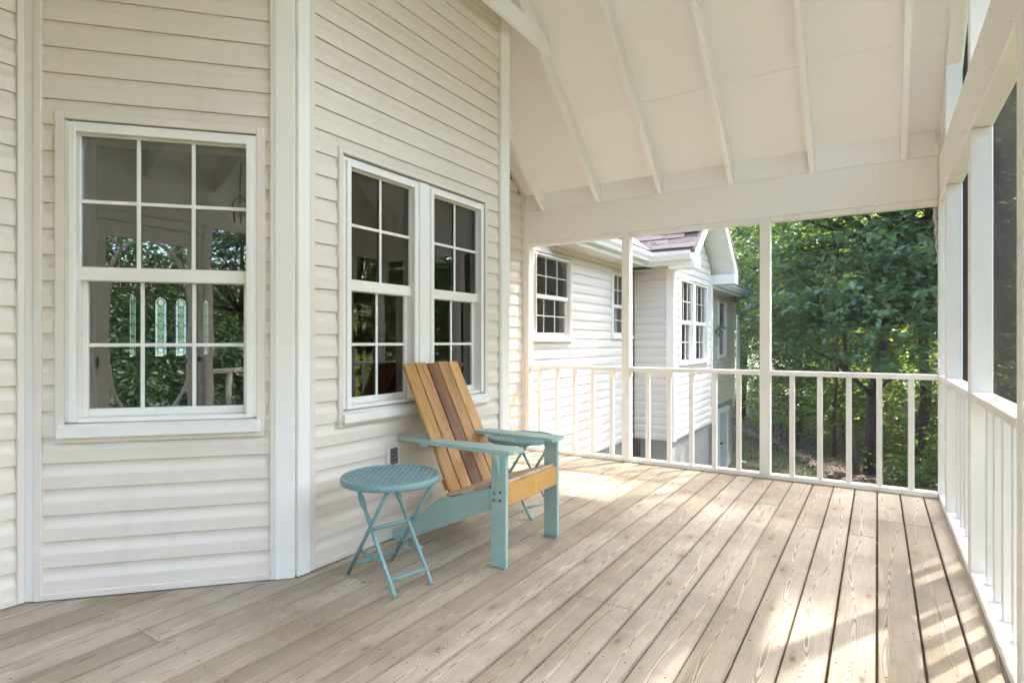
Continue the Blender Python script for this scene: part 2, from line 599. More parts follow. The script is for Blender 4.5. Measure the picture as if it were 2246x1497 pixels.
class Wall:
    """vertical wall plane: s runs to the right as seen from outside, d outward, z up"""
    def __init__(w, p, ang, mat='siding', parent=house):
        w.p, w.a, w.mat = p, ang, mat
        w.o = None
        w.cache = {}

    def tr(w):
        return dict(loc=(w.p[0], w.p[1], 0), rot=(0, 0, R(w.a)))

    def lb(w, mb, s0, s1, d0, d1, z0, z1, c=0.0025):
        return mb.cbox(s0, s1, -d1, -d0, z0, z1, c)

    def build(w, s0, s1, z0, z1, openings=(), top=None, siding=(None, None, None), thick=0.10):
        """sheathing with holes plus one siding course object per course piece. openings: (s0,s1,z0,z1,trim rect)"""
        mb = MB()
        xs = sorted({s0, s1, *[k for o in openings for k in o[0][:2]]})
        for a, b in zip(xs, xs[1:]):
            zs = [z0, z1]
            hol = sorted((o[0][2], o[0][3]) for o in openings if o[0][0] <= a + 1e-6 and o[0][1] >= b - 1e-6)
            cur = z0
            for h0, h1 in hol:
                mb.box(a, b, 0, thick, cur, h0)
                cur = h1
            if top is None:
                mb.box(a, b, 0, thick, cur, z1)
            else:
                pts = [(a, cur), (b, cur)] + [(s, top(s)) for s in np.linspace(b, a, 7)]
                mb.prism(pts, 1, 0, thick)
        w.o = mb.obj('wall', 'room', house, **w.tr())
        a0, a1, zb = siding
        if a0 is None:
            a0, a1 = s0, s1
        if zb is None:
            zb = z0
        k = math.floor((zb - LAP0) / LAP)
        while True:
            cz0 = LAP0 + k * LAP
            cz1 = cz0 + LAP
            k += 1
            if cz0 >= z1:
                break
            za, zc = max(cz0, zb), min(cz1, z1)
            if zc - za < 0.012:
                continue
            w.course(a0, a1, za, zc, cz0, openings, top)
        return w.o

    def course(w, a0, a1, za, zc, cz0, openings, top):
        cuts = {a0, a1}
        for o in openings:
            t = o[1]
            if t[2] < zc and t[3] > za:
                cuts |= {t[0], t[1]}
        cuts = sorted(c for c in cuts if a0 <= c <= a1)
        for p, q in zip(cuts, cuts[1:]):
            spans = [(za, zc)]
            for o in openings:
                t = o[1]
                if t[0] <= p + 1e-6 and t[1] >= q - 1e-6:
                    ns = []
                    for u0, u1 in spans:
                        if t[3] <= u0 or t[2] >= u1:
                            ns.append((u0, u1))
                            continue
                        if t[2] > u0:
                            ns.append((u0, t[2]))
                        if t[3] < u1:
                            ns.append((t[3], u1))
                    spans = ns
            for u0, u1 in spans:
                if u1 - u0 < 0.008:
                    continue
                pp, qq = p, q
                if top is not None:
                    ss = [s for s in np.linspace(p, q, 120) if top(s) > u1 - 0.02]
                    if len(ss) < 2:
                        continue
                    pp, qq = ss[0], ss[-1]
                if qq - pp < 0.012:
                    continue
                w.piece(pp, qq, u0, u1, cz0)

    def piece(w, p, q, u0, u1, cz0):
        prof = [(0.0158, 0.0), (0.0170, 0.003), (0.0163, 0.056), (0.0142, 0.064), (0.0078, 0.083), (0.0060, 0.093), (0.0056, LAP + 0.002)]
        lo, hi = u0 - cz0, u1 - cz0
        full = lo < 0.001
        key = (round(q - p, 3), round(lo, 3), round(hi, 3))
        me = w.cache.get(key)
        if me is None:
            def dz(z):
                for (d0, z0), (d1, z1) in zip(prof, prof[1:]):
                    if z0 <= z <= z1:
                        return d0 + (d1 - d0) * (z - z0) / (z1 - z0)
                return prof[-1][0]
            zz = [lo] + [z for _, z in prof if lo < z < hi] + [hi]
            pr = [(dz(z), z) for z in zz]
            if full:
                pr = [(0.0052, 0.0015)] + pr
            mb = MB()
            L = q - p
            n = len(pr)
            vs = [(x, -d, z) for x in (0, L) for d, z in pr]
            mb.add(vs, [(i, n + i, n + i + 1, i + 1) for i in range(n - 1)])
            me = mb.mesh('siding_course')
            _done.add(me.name)
            me.materials.append(MAT[w.mat])
            w.cache[key] = me
        ob('siding_course', me, None, w.o, loc=(p, 0, cz0))


def window(w, trim, units, head, mr1, mr0, bot, nx=3, ny=2, sill=True, mull=True, drape=None, small=False, trimd=0.030):
    """double hung window(s) in wall w. trim = outer beige channel rect, units = frame s-ranges; returns the opening tuple"""
    s0, s1, z0, z1 = trim
    fr0, fr1 = units[0][0], units[-1][1]
    ztop, zbot = head + 0.045, bot - 0.052
    k = 0.62 if small else 1.0
    win = ob('window', None, None, house, **w.tr())
    # beige channel
    tb = MB()
    tw = min(0.036 * k, (fr0 - s0))
    w.lb(tb, s0, s0 + tw, 0, trimd, z0, z1)
    w.lb(tb, s1 - tw, s1, 0, trimd, z0, z1)
    w.lb(tb, s0 + tw + 0.0003, s1 - tw - 0.0003, 0, trimd - 0.0006, z1 - tw, z1 - 0.0004)
    w.lb(tb, s0 + tw + 0.0003, s1 - tw - 0.0003, 0, trimd - 0.0006, z0 + 0.0004, z0 + tw * 0.7)
    tb.obj('channel_trim', 'trimbeige', win)
    if mull and len(units) > 1:
        for a, b in zip(units, units[1:]):
            mb = MB()
            w.lb(mb, a[1] + 0.002, b[0] - 0.002, -0.08, 0.034, zbot, ztop)
            mb.obj('mullion_cover', 'vinylwhite', win)
    if sill:
        mb = MB()
        a, b = s0 + tw * 0.5, s1 - tw * 0.5
        poly = [(0.0, z0 + tw * 0.75), (-0.055, z0 + tw * 0.75), (-0.058, z0 + tw * 0.75 + 0.045), (0.0, z0 + tw * 0.75 + 0.062)]
        mb.prism(poly, 0, a, b)
        mb.obj('sill', 'white', win)
    for f0, f1 in units:
        j = 0.048 * k
        mb = MB()      # stepped frame
        for (i0, i1, d) in ((0, 0.018 * k, 0.026), (0.018 * k + 0.0004, j, 0.038)):
            w.lb(mb, f0 + i0, f0 + i1, -0.17, d, zbot, ztop - i0)
            w.lb(mb, f1 - i1, f1 - i0, -0.17, d, zbot, ztop - i0)
            w.lb(mb, f0 + i1 + 0.0003, f1 - i1 - 0.0003, -0.17, d - 0.0008, ztop - i1, ztop - i0 - 0.0005)
        w.lb(mb, f0 + j + 0.0003, f1 - j - 0.0003, -0.09, 0.024, zbot - 0.004, zbot + 0.016)
        mb.obj('frame', 'vinylwhite', win)
        g0, g1 = f0 + j, f1 - j
        for up in (True, False):
            dg = 0.004 if up else -0.026            # sash face
            st = 0.006 if up else 0.022 * k         # visible stile
            a, b = g0 + 0.0004, g1 - 0.0004
            zt = ztop - j - 0.0004 if up else mr1 - 0.004
            zb_ = mr0 if up else zbot + 0.0165
            ra = (0.006 if up else mr1 - 0.004 - mr0 + 0.001)
            rb = (mr1 - mr0) if up else 0.036
            sb = MB()
            th = 0.026
            w.lb(sb, a, a + st, dg - th, dg, zb_, zt)
            w.lb(sb, b - st, b, dg - th, dg, zb_, zt)
            w.lb(sb, a + st + 0.0003, b - st - 0.0003, dg - th, dg - 0.0007, zt - ra, zt - 0.0003)
            w.lb(sb, a + st + 0.0003, b - st - 0.0003, dg - th, dg - 0.0007, zb_ + 0.0003, zb_ + rb)
            sb.obj('sash', 'vinylwhite', win)
            xa, xb = a + st + 0.0006, b - st - 0.0006
            ya, yb = zb_ + rb + 0.0003, zt - ra - 0.0003
            bw = 0.0165 * k
            for i in range(1, nx):
                xm = xa + (xb - xa) * i / nx
                mb = MB()
                w.lb(mb, xm - bw / 2, xm + bw / 2, dg - 0.013, dg - 0.004, ya, yb, 0.002)
                mb.obj('muntin', 'vinylwhite', win)
            for i in range(1, ny):
                zm = ya + (yb - ya) * i / ny
                mb = MB()
                w.lb(mb, xa, xb, dg - 0.0134, dg - 0.0045, zm - bw / 2, zm + bw / 2, 0.002)
                mb.obj('muntin', 'vinylwhite', win)
            for i in range(nx):
                for q in range(ny):
                    mb = MB()
                    mb.box(xa + (xb - xa) * i / nx, xa + (xb - xa) * (i + 1) / nx - 0.0002, -(dg - 0.0165), -(dg - 0.0195),
                           ya + (yb - ya) * q / ny, ya + (yb - ya) * (q + 1) / ny - 0.0002)
                    mb.obj('pane', 'glass', win)
        if drape == 'curtain':
            mb = MB()
            wd = (g1 - g0) * 0.22
            n = 15
            vs = []
            for i in range(n):
                x = g1 - wd + 0.19 + (wd + 0.12) * i / (n - 1)
                dd = 0.13 + 0.012 * math.sin(i * 1.9)
                vs += [(x, dd, zbot - 0.2), (x, dd, ztop + 0.1)]
            mb.add(vs, [(2 * i, 2 * i + 2, 2 * i + 3, 2 * i + 1) for i in range(n - 1)])
            mb.obj('curtain', 'curtain', win)
        if drape == 'blind':
            for i in range(int((head - bot) / 0.045)):
                z = bot + i * 0.045 + 0.01
                mb = MB()
                mb.add([(g0, 0.11, z), (g1, 0.11, z), (g1, 0.125, z + 0.036), (g0, 0.125, z + 0.036)], [(0, 1, 2, 3)])
                mb.obj('blind_slat', 'blind', win)
    return ((fr0, fr1, zbot, ztop), (s0, s1, z0, z1))


def vtrim(w, s0, s1, d, z0, z1, mat='trimbeige', name='corner_trim', parent=None, top=None):
    mb = MB()
    w.lb(mb, s0, s1, 0.0, d, z0, z1)
    return mb.obj(name, mat, parent or w.o)


# angled bay side
L1 = math.hypot(0.77, 0.815)
A1 = math.degrees(math.atan2(0.815, 0.77))
w1 = Wall((XW, 0.985), A1)
op1 = window(w1, (0.13, 0.991, 0.693, 2.169), [(0.166, 0.960)], 2.08, 1.481, 1.42, 0.838, 3, 2)


def cz(y):
    return zraf(y) + 0.18


w1.build(0, L1, -0.02, 4.6, [op1], top=lambda s: cz(0.985 + s * 0.815 / L1), siding=(0.072, 1.022, 0.03))
vtrim(w1, 0.049, 0.078, 0.030, 0.004, 4.1)
vtrim(w1, 0.006, 0.0486, 0.017, 0.003, 4.1, 'white', 'corner_board')
vtrim(w1, 1.016, 1.038, 0.030, 0.004, 4.5)
vtrim(w1, 1.0384, 1.128, 0.032, 0.003, 4.5, 'white', 'corner_board')
vtrim(w1, 0.0783, 1.0157, 0.028, 0.004, 0.032, 'trimbeige', 'starter_strip')

# bay front
w2 = Wall((XB, 1.80), 90)
LB = 3.70 - 1.80
op2 = window(w2, (0.255, 1.612, 0.693, 2.169), [(0.284, 0.878), (0.963, 1.569)], 2.08, 1.481, 1.42, 0.838, 2, 2)
w2.build(0, LB, -0.02, 4.95, [op2], top=lambda s: cz(1.80 + s), siding=(0.098, 1.775, 0.03))
vtrim(w2, 0.072, 0.104, 0.030, 0.004, 4.7)
vtrim(w2, 0.0, 0.0716, 0.032, 0.003, 4.7, 'white', 'corner_board')
vtrim(w2, 1.772, 1.795, 0.030, 0.004, 3.75)
vtrim(w2, 1.7954, 1.905, 0.032, 0.003, 3.75, 'white', 'corner_board')
vtrim(w2, 0.1043, 1.7717, 0.028, 0.004, 0.032, 'trimbeige', 'starter_strip')
# small louvred vent low on the bay front
vent = ob('vent', None, None, house, **w2.tr())
mb = MB()
a, b, z0, z1 = 0.604, 0.712, 0.41, 0.548
w2.lb(mb, a, a + 0.022, 0, 0.034, z0, z1)
w2.lb(mb, b - 0.022, b, 0, 0.034, z0, z1)
w2.lb(mb, a + 0.0223, b - 0.0223, 0, 0.0335, z1 - 0.022, z1 - 0.0003)
w2.lb(mb, a + 0.0223, b - 0.0223, 0, 0.0335, z0 + 0.0003, z0 + 0.022)
mb.obj('vent_frame', 'trimbeige', vent)
mb = MB()
mb.box(a + 0.0225, b - 0.0225, -0.0245, -0.0235, z0 + 0.0225, z1 - 0.0225)
mb.obj('vent_dark_sheet', 'dark', vent)  # dark sheet over the siding stands for the shade inside the vent
for i in range(4):
    mb = MB()
    mb.bar((a + 0.023, -0.029, z0 + 0.035 + i * 0.022), (b - 0.023, -0.029, z0 + 0.035 + i * 0.022), 0.004, 0.012)
    mb.obj('louvre', 'louvre', vent)

# bay return, walls in line with the house
w3 = Wall((XB, 3.70), 135)
w3.build(0, 1.089, -0.02, 3.9, [], top=lambda s: cz(3.70 + s * 0.7071), siding=(0.04, 1.06, 0.03))
w0 = Wall((XW, YN - 0.6), 90)
w0.build(0, 0.985 - YN + 0.6, -0.02, 4.3, [], top=lambda s: max(0.5, cz(YN - 0.6 + s)), siding=(0.6, 0.985 - YN + 0.6 - 0.028, 0.03))
vtrim(w0, 0.985 - YN + 0.6 - 0.030, 0.985 - YN + 0.6 - 0.004, 0.030, 0.004, 4.0)
vtrim(w0, 0.6, 0.985 - YN + 0.6 - 0.0304, 0.028, 0.004, 0.032, 'trimbeige', 'starter_strip')
w4 = Wall((XW, 4.47), 90)
w4.build(0, YF - 4.47 + 0.1, -0.02, 3.3, [], top=lambda s: cz(4.47 + s), siding=(0, YF - 4.47 - 0.03, 0.03))
vtrim(w4, YF - 4.47 - 0.028, YF - 4.47 - 0.002, 0.032, 0.004, 2.68)

# wing seen through the far end
ZS = -0.335
w5 = Wall((-3.18, YF + 0.1), 90, 'sidingw')
y5 = YF + 0.1
op5a = window(w5, (5.39 - y5, 6.335 - y5, 1.13, 2.16), [(5.425 - y5, 6.30 - y5)], 2.085, 1.675, 1.63, 1.245, 3, 2, small=True)
op5b = window(w5, (7.575 - y5, 8.40 - y5, 1.17, 2.16), [(7.61 - y5, 8.365 - y5)], 2.085, 1.675, 1.63, 1.275, 3, 2, small=True, drape='blind')
w5.build(0, 8.47 - y5, ZS, 2.24, [op5a, op5b], siding=(0.0, 8.47 - y5 - 0.03, ZS))
vtrim(w5, 8.47 - y5 - 0.03, 8.47 - y5 - 0.003, 0.030, ZS, 2.235)
w6 = Wall((-3.18, 8.47), 0, 'sidingw')
w6.build(0, 0.615, ZS, 2.24, [], siding=(0.03, 0.535, ZS))
vtrim(w6, 0.004, 0.03, 0.030, ZS, 2.235)
vtrim(w6, 0.53, 0.64, 0.033, ZS - 0.004, 2.232, 'white', 'corner_board')
w7 = Wall((-2.565, 8.47), 90, 'sidingw')
op7 = window(w7, (8.735 - 8.47, 10.47 - 8.47, 0.765, 2.145), [(8.78 - 8.47, 9.52 - 8.47), (9.60 - 8.47, 10.42 - 8.47)], 2.062, 1.472, 1.417, 0.848, 3, 2, small=True, drape='blind')
YG0, YG1 = 8.17, 11.12
YGM = (YG0 + YG1) / 2
GP = 0.80
gz = lambda y: 2.235 + GP * ((YGM - YG0) - abs(y - YGM)) - 0.05
w7.build(0, 2.33, ZS, 3.42, [op7], top=lambda s: min(3.4, gz(8.47 + s)), siding=(0.075, 2.28, ZS))
vtrim(w7, -0.026, 0.075, 0.033, ZS - 0.004, 2.34, 'white', 'corner_board')
vtrim(w7, 2.282, 2.335, 0.033, ZS - 0.004, 2.34, 'white', 'corner_board')
w8 = Wall((-3.18, 10.80), 90, 'sidingw')
op8 = window(w8, (13.98 - 10.8, 14.88 - 10.8, 0.74, 2.14), [(14.02 - 10.8, 14.84 - 10.8)], 2.06, 1.47, 1.415, 0.83, 1, 1, small=True)
w8.build(0, 5.02, ZS, 2.24, [op8], siding=(2.2, 4.97, ZS))
vtrim(w8, 4.965, 5.03, 0.032, ZS - 0.004, 2.235, 'white', 'corner_board')
w7b = Wall((-2.565, 10.80), 180, 'sidingw')
w7b.build(0, 0.615, ZS, 2.24, [])
w9 = Wall((-3.18, 15.82), 180, 'sidingw')
w9.build(0, 4.8, ZS, 2.24, [])

# foundation below the wing
for (x0, x1, yy0, yy1, nm) in ((-3.30, -3.215, y5, 8.5, 'foundation_wall'), (-3.215, -2.605, 8.50, 8.60, 'foundation_wall'),
                               (-2.70, -2.605, 8.605, 10.80, 'foundation_wall'), (-3.30, -3.215, 10.80, 15.80, 'foundation_wall')):
    mb = MB()
    mb.box(x0, x1, yy0, yy1, GZ - 0.6, ZS - 0.001)
    mb.obj(nm, 'stucco', house)
mb = MB()
mb.box(-3.19, -2.57, 8.60, 10.79, ZS - 0.02, ZS - 0.0015)
mb.obj('bay_underside', 'stucco', house)
bd = ob('basement_door', None, None, house, loc=(-3.213, 14.15, GZ + 0.02))
mb = MB()
mb.cbox(0.0, 0.04, 0.0, 0.82, 0.0, 1.48)
mb.obj('door_panel', 'greydoor', bd)
mb = MB()
mb.cbox(0.0, 0.06, -0.09, -0.002, 0.0, 1.48)
mb.cbox(0.0, 0.06, 0.822, 0.91, 0.0, 1.48)
mb.cbox(0.0, 0.09, -0.14, 0.96, 1.482, 1.57)
mb.obj('door_casing', 'white', bd)
mb = MB()
mb.tube([(0.04, 0.1, 0.75), (0.08, 0.1, 0.75), (0.10, 0.1, 0.75)], [0.015, 0.02, 0.028], 8)
mb.obj('door_knob', 'bronze', bd)
mb = MB()
mb.cbox(-3.16, -3.06, 8.40, 8.46, -0.62, -0.36)
mb.obj('meter_box', 'bronze', house)

# eaves: soffits, fascia, gutters, roofs
ZE = 2.243


def slab(name, pts, th, mat, parent=house, **kw):
    """thick sheet from 4 corner points"""
    pts = [Vector(p) for p in pts]
    n = (pts[1] - pts[0]).cross(pts[3] - pts[0]).normalized()
    if n.z < 0:
        n = -n
    mb = MB()
    mb.add(pts + [p + n * th for p in pts], [(0, 3, 2, 1), (4, 5, 6, 7), (0, 1, 5, 4), (1, 2, 6, 5), (2, 3, 7, 6), (3, 0, 4, 7)])
    return mb.obj(name, mat, parent, **kw)


def gutter(axis, a0, a1, base, z, out):
    """K profile gutter; out = +1/-1 outward sign on the other axis"""
    pr = [(0, 0), (0.075, 0), (0.085, 0.03), (0.115, 0.075), (0.12, 0.12), (0.112, 0.12), (0.106, 0.078), (0.076, 0.034), (0.07, 0.008), (0.008, 0.008), (0.008, 0.115), (0, 0.12)]
    mb = MB()
    if axis == 'y':
        mb.prism([(base + out * p, z + q) for p, q in pr], 1, a0, a1)
    else:
        mb.prism([(base + out * p, z + q) for p, q in pr], 0, a0, a1)
    return mb.obj('gutter', 'aluminium', house)


XE = -2.86
for ya, yb in ((YF + 0.62, YG0 + 0.02), (YG1 - 0.02, 16.2)):
    n = max(1, int((yb - ya) / 0.3))
    for i in range(n):
        mb = MB()
        p, q = ya + (yb - ya) * i / n, ya + (yb - ya) * (i + 1) / n
        mb.box(-3.19, XE, p + 0.002, q - 0.002, ZE, ZE + 0.012)
        mb.obj('soffit_panel', 'trimbeige', house)
    mb = MB()
    mb.cbox(XE, XE + 0.02, ya, yb, ZE - 0.012, ZE + 0.17)
    mb.obj('fascia', 'aluminium', house)
    mb = MB()
    mb.cbox(-3.165, -3.14, ya, yb, ZE - 0.05, ZE - 0.002)
    mb.obj('frieze_board', 'trimbeige', house)
    gutter('y', ya if ya < 8 else ya + 0.3, yb if ya < 8 else yb, XE + 0.021, ZE + 0.05, 1)
    slab('roof', [(XE + 0.04, ya, ZE + 0.175), (XE + 0.04, yb, ZE + 0.175), (-6.6, yb, ZE + 0.175 + 0.8 * 3.78), (-6.6, ya, ZE + 0.175 + 0.8 * 3.78)], 0.06, 'shingle')
slab('roof', [(-6.6, YF + 0.62, 5.44), (-6.6, 16.2, 5.44), (-10.4, 16.2, 2.4), (-10.4, YF + 0.62, 2.4)], 0.06, 'shingle')
# side gable of the wing: roof, soffit, rakes
XK = -2.18
n = 3
for i in range(n):
    mb = MB()
    p, q = -2.86 + (XK + 2.86) * i / n, -2.86 + (XK + 2.86) * (i + 1) / n
    mb.box(p + 0.002, q - 0.002, YG0, 8.475, ZE, ZE + 0.012)
    mb.obj('soffit_panel', 'trimbeige', house)
mb = MB()
mb.cbox(-2.86, XK, YG0 - 0.02, YG0, ZE - 0.012, ZE + 0.17)
mb.obj('fascia', 'aluminium', house)
gutter('x', -2.74, XK - 0.01, YG0 - 0.021, ZE + 0.05, -1)
zr0 = ZE + 0.175
zr1 = zr0 + GP * (YGM - YG0)
for sgn in (-1, 1):
    ye = YGM + sgn * (YGM - YG0) + sgn * 0.03
    rf = slab('roof', [(XK + 0.03, ye, zr0 - 0.024), (XK + 0.03, YGM, zr1), (-6.0, YGM, zr1), (-6.0, ye, zr0 - 0.024)], 0.05, 'shingle')
    if sgn < 0:
        # individual shingle tabs on the slope that faces the porch
        ln = math.hypot(1, GP)
        tab = MB()
        tab.cbox(-0.158, 0.158, 0, 0.150, 0, 0.009, 0.002)
        tme = tab.mesh('shingle')
        ang = math.atan(GP)
        nx_, ny_ = -math.sin(ang), math.cos(ang)
        for r in range(11):
            for c in range(8):
                yy = ye - 0.02 + r * 0.14 / ln
                zz = zr0 - 0.036 + GP * r * 0.14 / ln + 0.05 / math.cos(ang) * 1.0
                xx = XK + 0.03 - 0.16 - c * 0.32 - (r % 3) * 0.107
                o = ob('shingle', tme, 'shingle', rf, loc=(xx, yy + random.uniform(-.008, .008), zz + random.uniform(0.016, 0.026)), rot=(ang - 0.035, random.uniform(-.01, .01), random.uniform(-.012, .012)))
    # rake fascia and sloped soffit boards
    p0 = (XK, YGM + sgn * (YGM - YG0), zr0 - 0.06)
    p1 = (XK, YGM, zr1 - 0.06)
    mb = MB()
    mb.prism([(YGM + sgn * (YGM - YG0), zr0 - 0.20), (YGM, zr1 - 0.20), (YGM, zr1 - 0.012), (YGM + sgn * (YGM - YG0), zr0 - 0.012)], 0, XK, XK + 0.022)
    mb.obj('rake_board', 'aluminium', house)
    nb = 9
    for i in range(nb):
        f0, f1 = i / nb + 0.004, (i + 1) / nb - 0.004
        ya = YGM + sgn * (YGM - YG0) * (1 - f0)
        yb = YGM + sgn * (YGM - YG0) * (1 - f1)
        za, zb = zr0 + (zr1 - zr0) * f0 - 0.185, zr0 + (zr1 - zr0) * f1 - 0.185
        mb = MB()
        mb.prism([(ya, za), (yb, zb), (yb, zb + 0.012), (ya, za + 0.012)], 0, -2.575, XK - 0.001)
        mb.obj('soffit_panel', 'aluminium', house)
    # boxed return at the foot of the rake
    mb = MB()
    ya = YGM + sgn * (YGM - YG0)
    lo, hi = sorted((ya + sgn * 0.004, ya - sgn * 0.30))
    mb.cbox(-2.535, XK + 0.024, lo, hi, ZE - 0.06, ZE + 0.115)
    mb.obj('cornice_return', 'aluminium', house)
# downspout at the wing's far corner
mb = MB()
path = [(-2.79, 16.10, 2.32), (-2.79, 16.10, 2.16), (-2.82, 16.06, 2.08), (-3.02, 15.93, 1.92), (-3.09, 15.90, 1.80), (-3.09, 15.90, 1.5), (-3.09, 15.90, GZ + 0.15), (-3.05, 15.92, GZ + 0.06), (-2.9, 15.95, GZ + 0.02)]
mb.tube(path, 0.045, 10)
mb.obj('downspout', 'aluminium', house)
# dead leaves caught in the roof valley
mb = MB()
for i in range(160):
    t = random.random()
    x, y = -2.78 + random.gauss(0, 0.10), YG0 + 0.06 + abs(random.gauss(0, 0.10))
    z = zr0 + 0.04 + GP * (y - YG0) + random.uniform(0, 0.03)
    a = random.uniform(0, 6.28)
    l = random.uniform(0.02, 0.04)
    mb.add([(x, y, z), (x + l * math.cos(a), y + l * math.sin(a), z + random.uniform(0, .02)), (x + l * math.cos(a + 1.2), y + l * math.sin(a + 1.2), z + random.uniform(0, .02))], [(0, 1, 2)])
_ml = M('dead_leaf')
_ml.pbr(_ml.ramp(_ml.n('NewGeometry').outputs['Random Per Island'], [(0.0, (0.22, 0.09, 0.03)), (1.0, (0.40, 0.20, 0.08))]), 0.9)
MAT['deadleaf'] = _ml.m
mb.obj('leaf_litter', 'deadleaf', None, label='orange dead leaves caught in the roof valley by the gutter', cat='leaf litter', kind='stuff')

# house interior: closed dark rooms, the front door across the hall
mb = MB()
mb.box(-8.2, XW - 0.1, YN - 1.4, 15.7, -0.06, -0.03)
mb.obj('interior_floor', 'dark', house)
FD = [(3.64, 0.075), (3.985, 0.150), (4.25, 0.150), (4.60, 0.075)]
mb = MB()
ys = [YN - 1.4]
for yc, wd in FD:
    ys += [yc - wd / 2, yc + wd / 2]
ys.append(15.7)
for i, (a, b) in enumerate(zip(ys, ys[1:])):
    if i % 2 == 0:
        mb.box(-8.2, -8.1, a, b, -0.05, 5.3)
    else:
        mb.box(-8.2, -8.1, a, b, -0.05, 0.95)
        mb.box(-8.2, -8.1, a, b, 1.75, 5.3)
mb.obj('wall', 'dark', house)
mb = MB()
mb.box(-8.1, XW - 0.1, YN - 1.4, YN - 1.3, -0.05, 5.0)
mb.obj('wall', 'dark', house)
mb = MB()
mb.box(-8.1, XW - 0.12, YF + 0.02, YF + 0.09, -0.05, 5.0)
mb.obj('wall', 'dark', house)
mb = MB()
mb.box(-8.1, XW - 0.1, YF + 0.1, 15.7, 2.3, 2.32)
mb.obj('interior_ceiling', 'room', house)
fdo = ob('front_door', None, None, house, loc=(-8.1, 0, 0))
for yc, wd in FD:
    h = wd / 2
    def arch(r, z0, z1, n=10):
        return [(yc - r, z0), (yc + r, z0)] + [(yc + r * math.cos(math.pi * i / n), z1 + r * math.sin(math.pi * i / n)) for i in range(n + 1)]
    zt = 1.735 - h
    mb = MB(); mb.prism(arch(h * 0.97, 0.965, zt), 0, -0.02, -0.016); mb.obj('glass_panel', 'frost', fdo)
    mb = MB(); mb.prism([(yc - h * 0.44, 1.05), (yc + h * 0.44, 1.05), (yc + h * 0.44, zt - 0.02), (yc - h * 0.44, zt - 0.02)], 0, -0.015, -0.0135); mb.obj('glass_panel', 'cleared', fdo)
    mb = MB()
    # spandrels that round off the head of the opening
    for sg in (-1, 1):
        pts = [(yc + sg * (h + 0.002), 1.752), (yc + sg * (h + 0.002), zt)] + [(yc + sg * h * math.cos(math.pi / 2 * i / 6), zt + h * math.sin(math.pi / 2 * i / 6)) for i in range(1, 7)] + [(yc, 1.752)]
        mb.prism(pts, 0, -0.03, 0.004)
    mb.obj('arch_moulding', 'dark', fdo)
    mb = MB()
    c = 0.0045
    for sg in (-1, 1):
        mb.box(-0.012, -0.006, yc + sg * h * 0.5 - c / 2, yc + sg * h * 0.5 + c / 2, 0.97, zt + h * 0.7)
    for z, s in ((1.66, 0.8), (1.50, 0.42), (1.36, 0.85), (1.21, 0.42), (1.05, 0.85)):
        q = h * s * 0.95
        P = [(-0.008, yc, z - q * 1.1), (-0.008, yc + q, z), (-0.008, yc, z + q * 1.1), (-0.008, yc - q, z)]
        for i in range(4):
            mb.bar(P[i], P[(i + 1) % 4], c, 0.006, up=(1, 0, 0))
        mb.box(-0.0115, -0.0065, yc - h, yc + h, z - c / 2, z + c / 2)
    mb.obj('lead_came', 'lead', fdo)

# ------------------------------------------------------------ porch frame
porch = thing('porch', 'white painted gable porch frame with posts, rafters and sheet ceiling', 'porch')


def part(name, x0, x1, y0, y1, z0, z1, mat='white', parent=porch, c=0.004, **kw):
    mb = MB()
    mb.cbox(x0, x1, y0, y1, z0, z1, c)
    return mb.obj(name, mat, parent, **kw)


HB, HT = 2.182, 2.50
XO = XR + PT
part('header', XW, XR - 0.001, YF, YF + PT, HB, HT)
part('header', XW, XR - 0.001, YN - PT, YN, HB, HT)
part('header', XR, XO, YN - PT, YF + PT, HB - 0.012, HT - 0.015)
# posts: far end, right side, near end
FX = [(XW + 0.004, XW + 0.082), (-2.064, -1.988), (-0.838, -0.757)]
for a, b in FX:
    part('post', a, b, YF, YF + PT, 0.0, HB - 0.001)
part('post', XR + 0.001, XO - 0.001, YF, YF + PT, 0.0, HB - 0.014)
RY = [(4.69, 4.78), (3.525, 3.615), (2.34, 2.43), (1.17, 1.26), (0.0, 0.09), (YN - PT, YN)]
for a, b in RY:
    part('post', XR + 0.0015, XO - 0.001, a, b, 0.0, HB - 0.014)
NX = [(XW + 0.004, XW + 0.09), (-2.19, -2.11), (-1.21, -1.13), (-0.4, -0.32)]
for a, b in NX:
    part('post', a, b, YN - PT, YN, 0.0, HB - 0.001)
# screen frame strips under the far header and against the posts
fe = [XW + 0.082] + [k for p in FX[1:] for k in p] + [XR]
for a, b in ((fe[0], fe[1]), (fe[2], fe[3]), (fe[4], fe[5])):
    part('head_strip', a + 0.001, b - 0.001, YF + 0.004, YF + 0.080, HB - 0.042, HB - 0.0015)
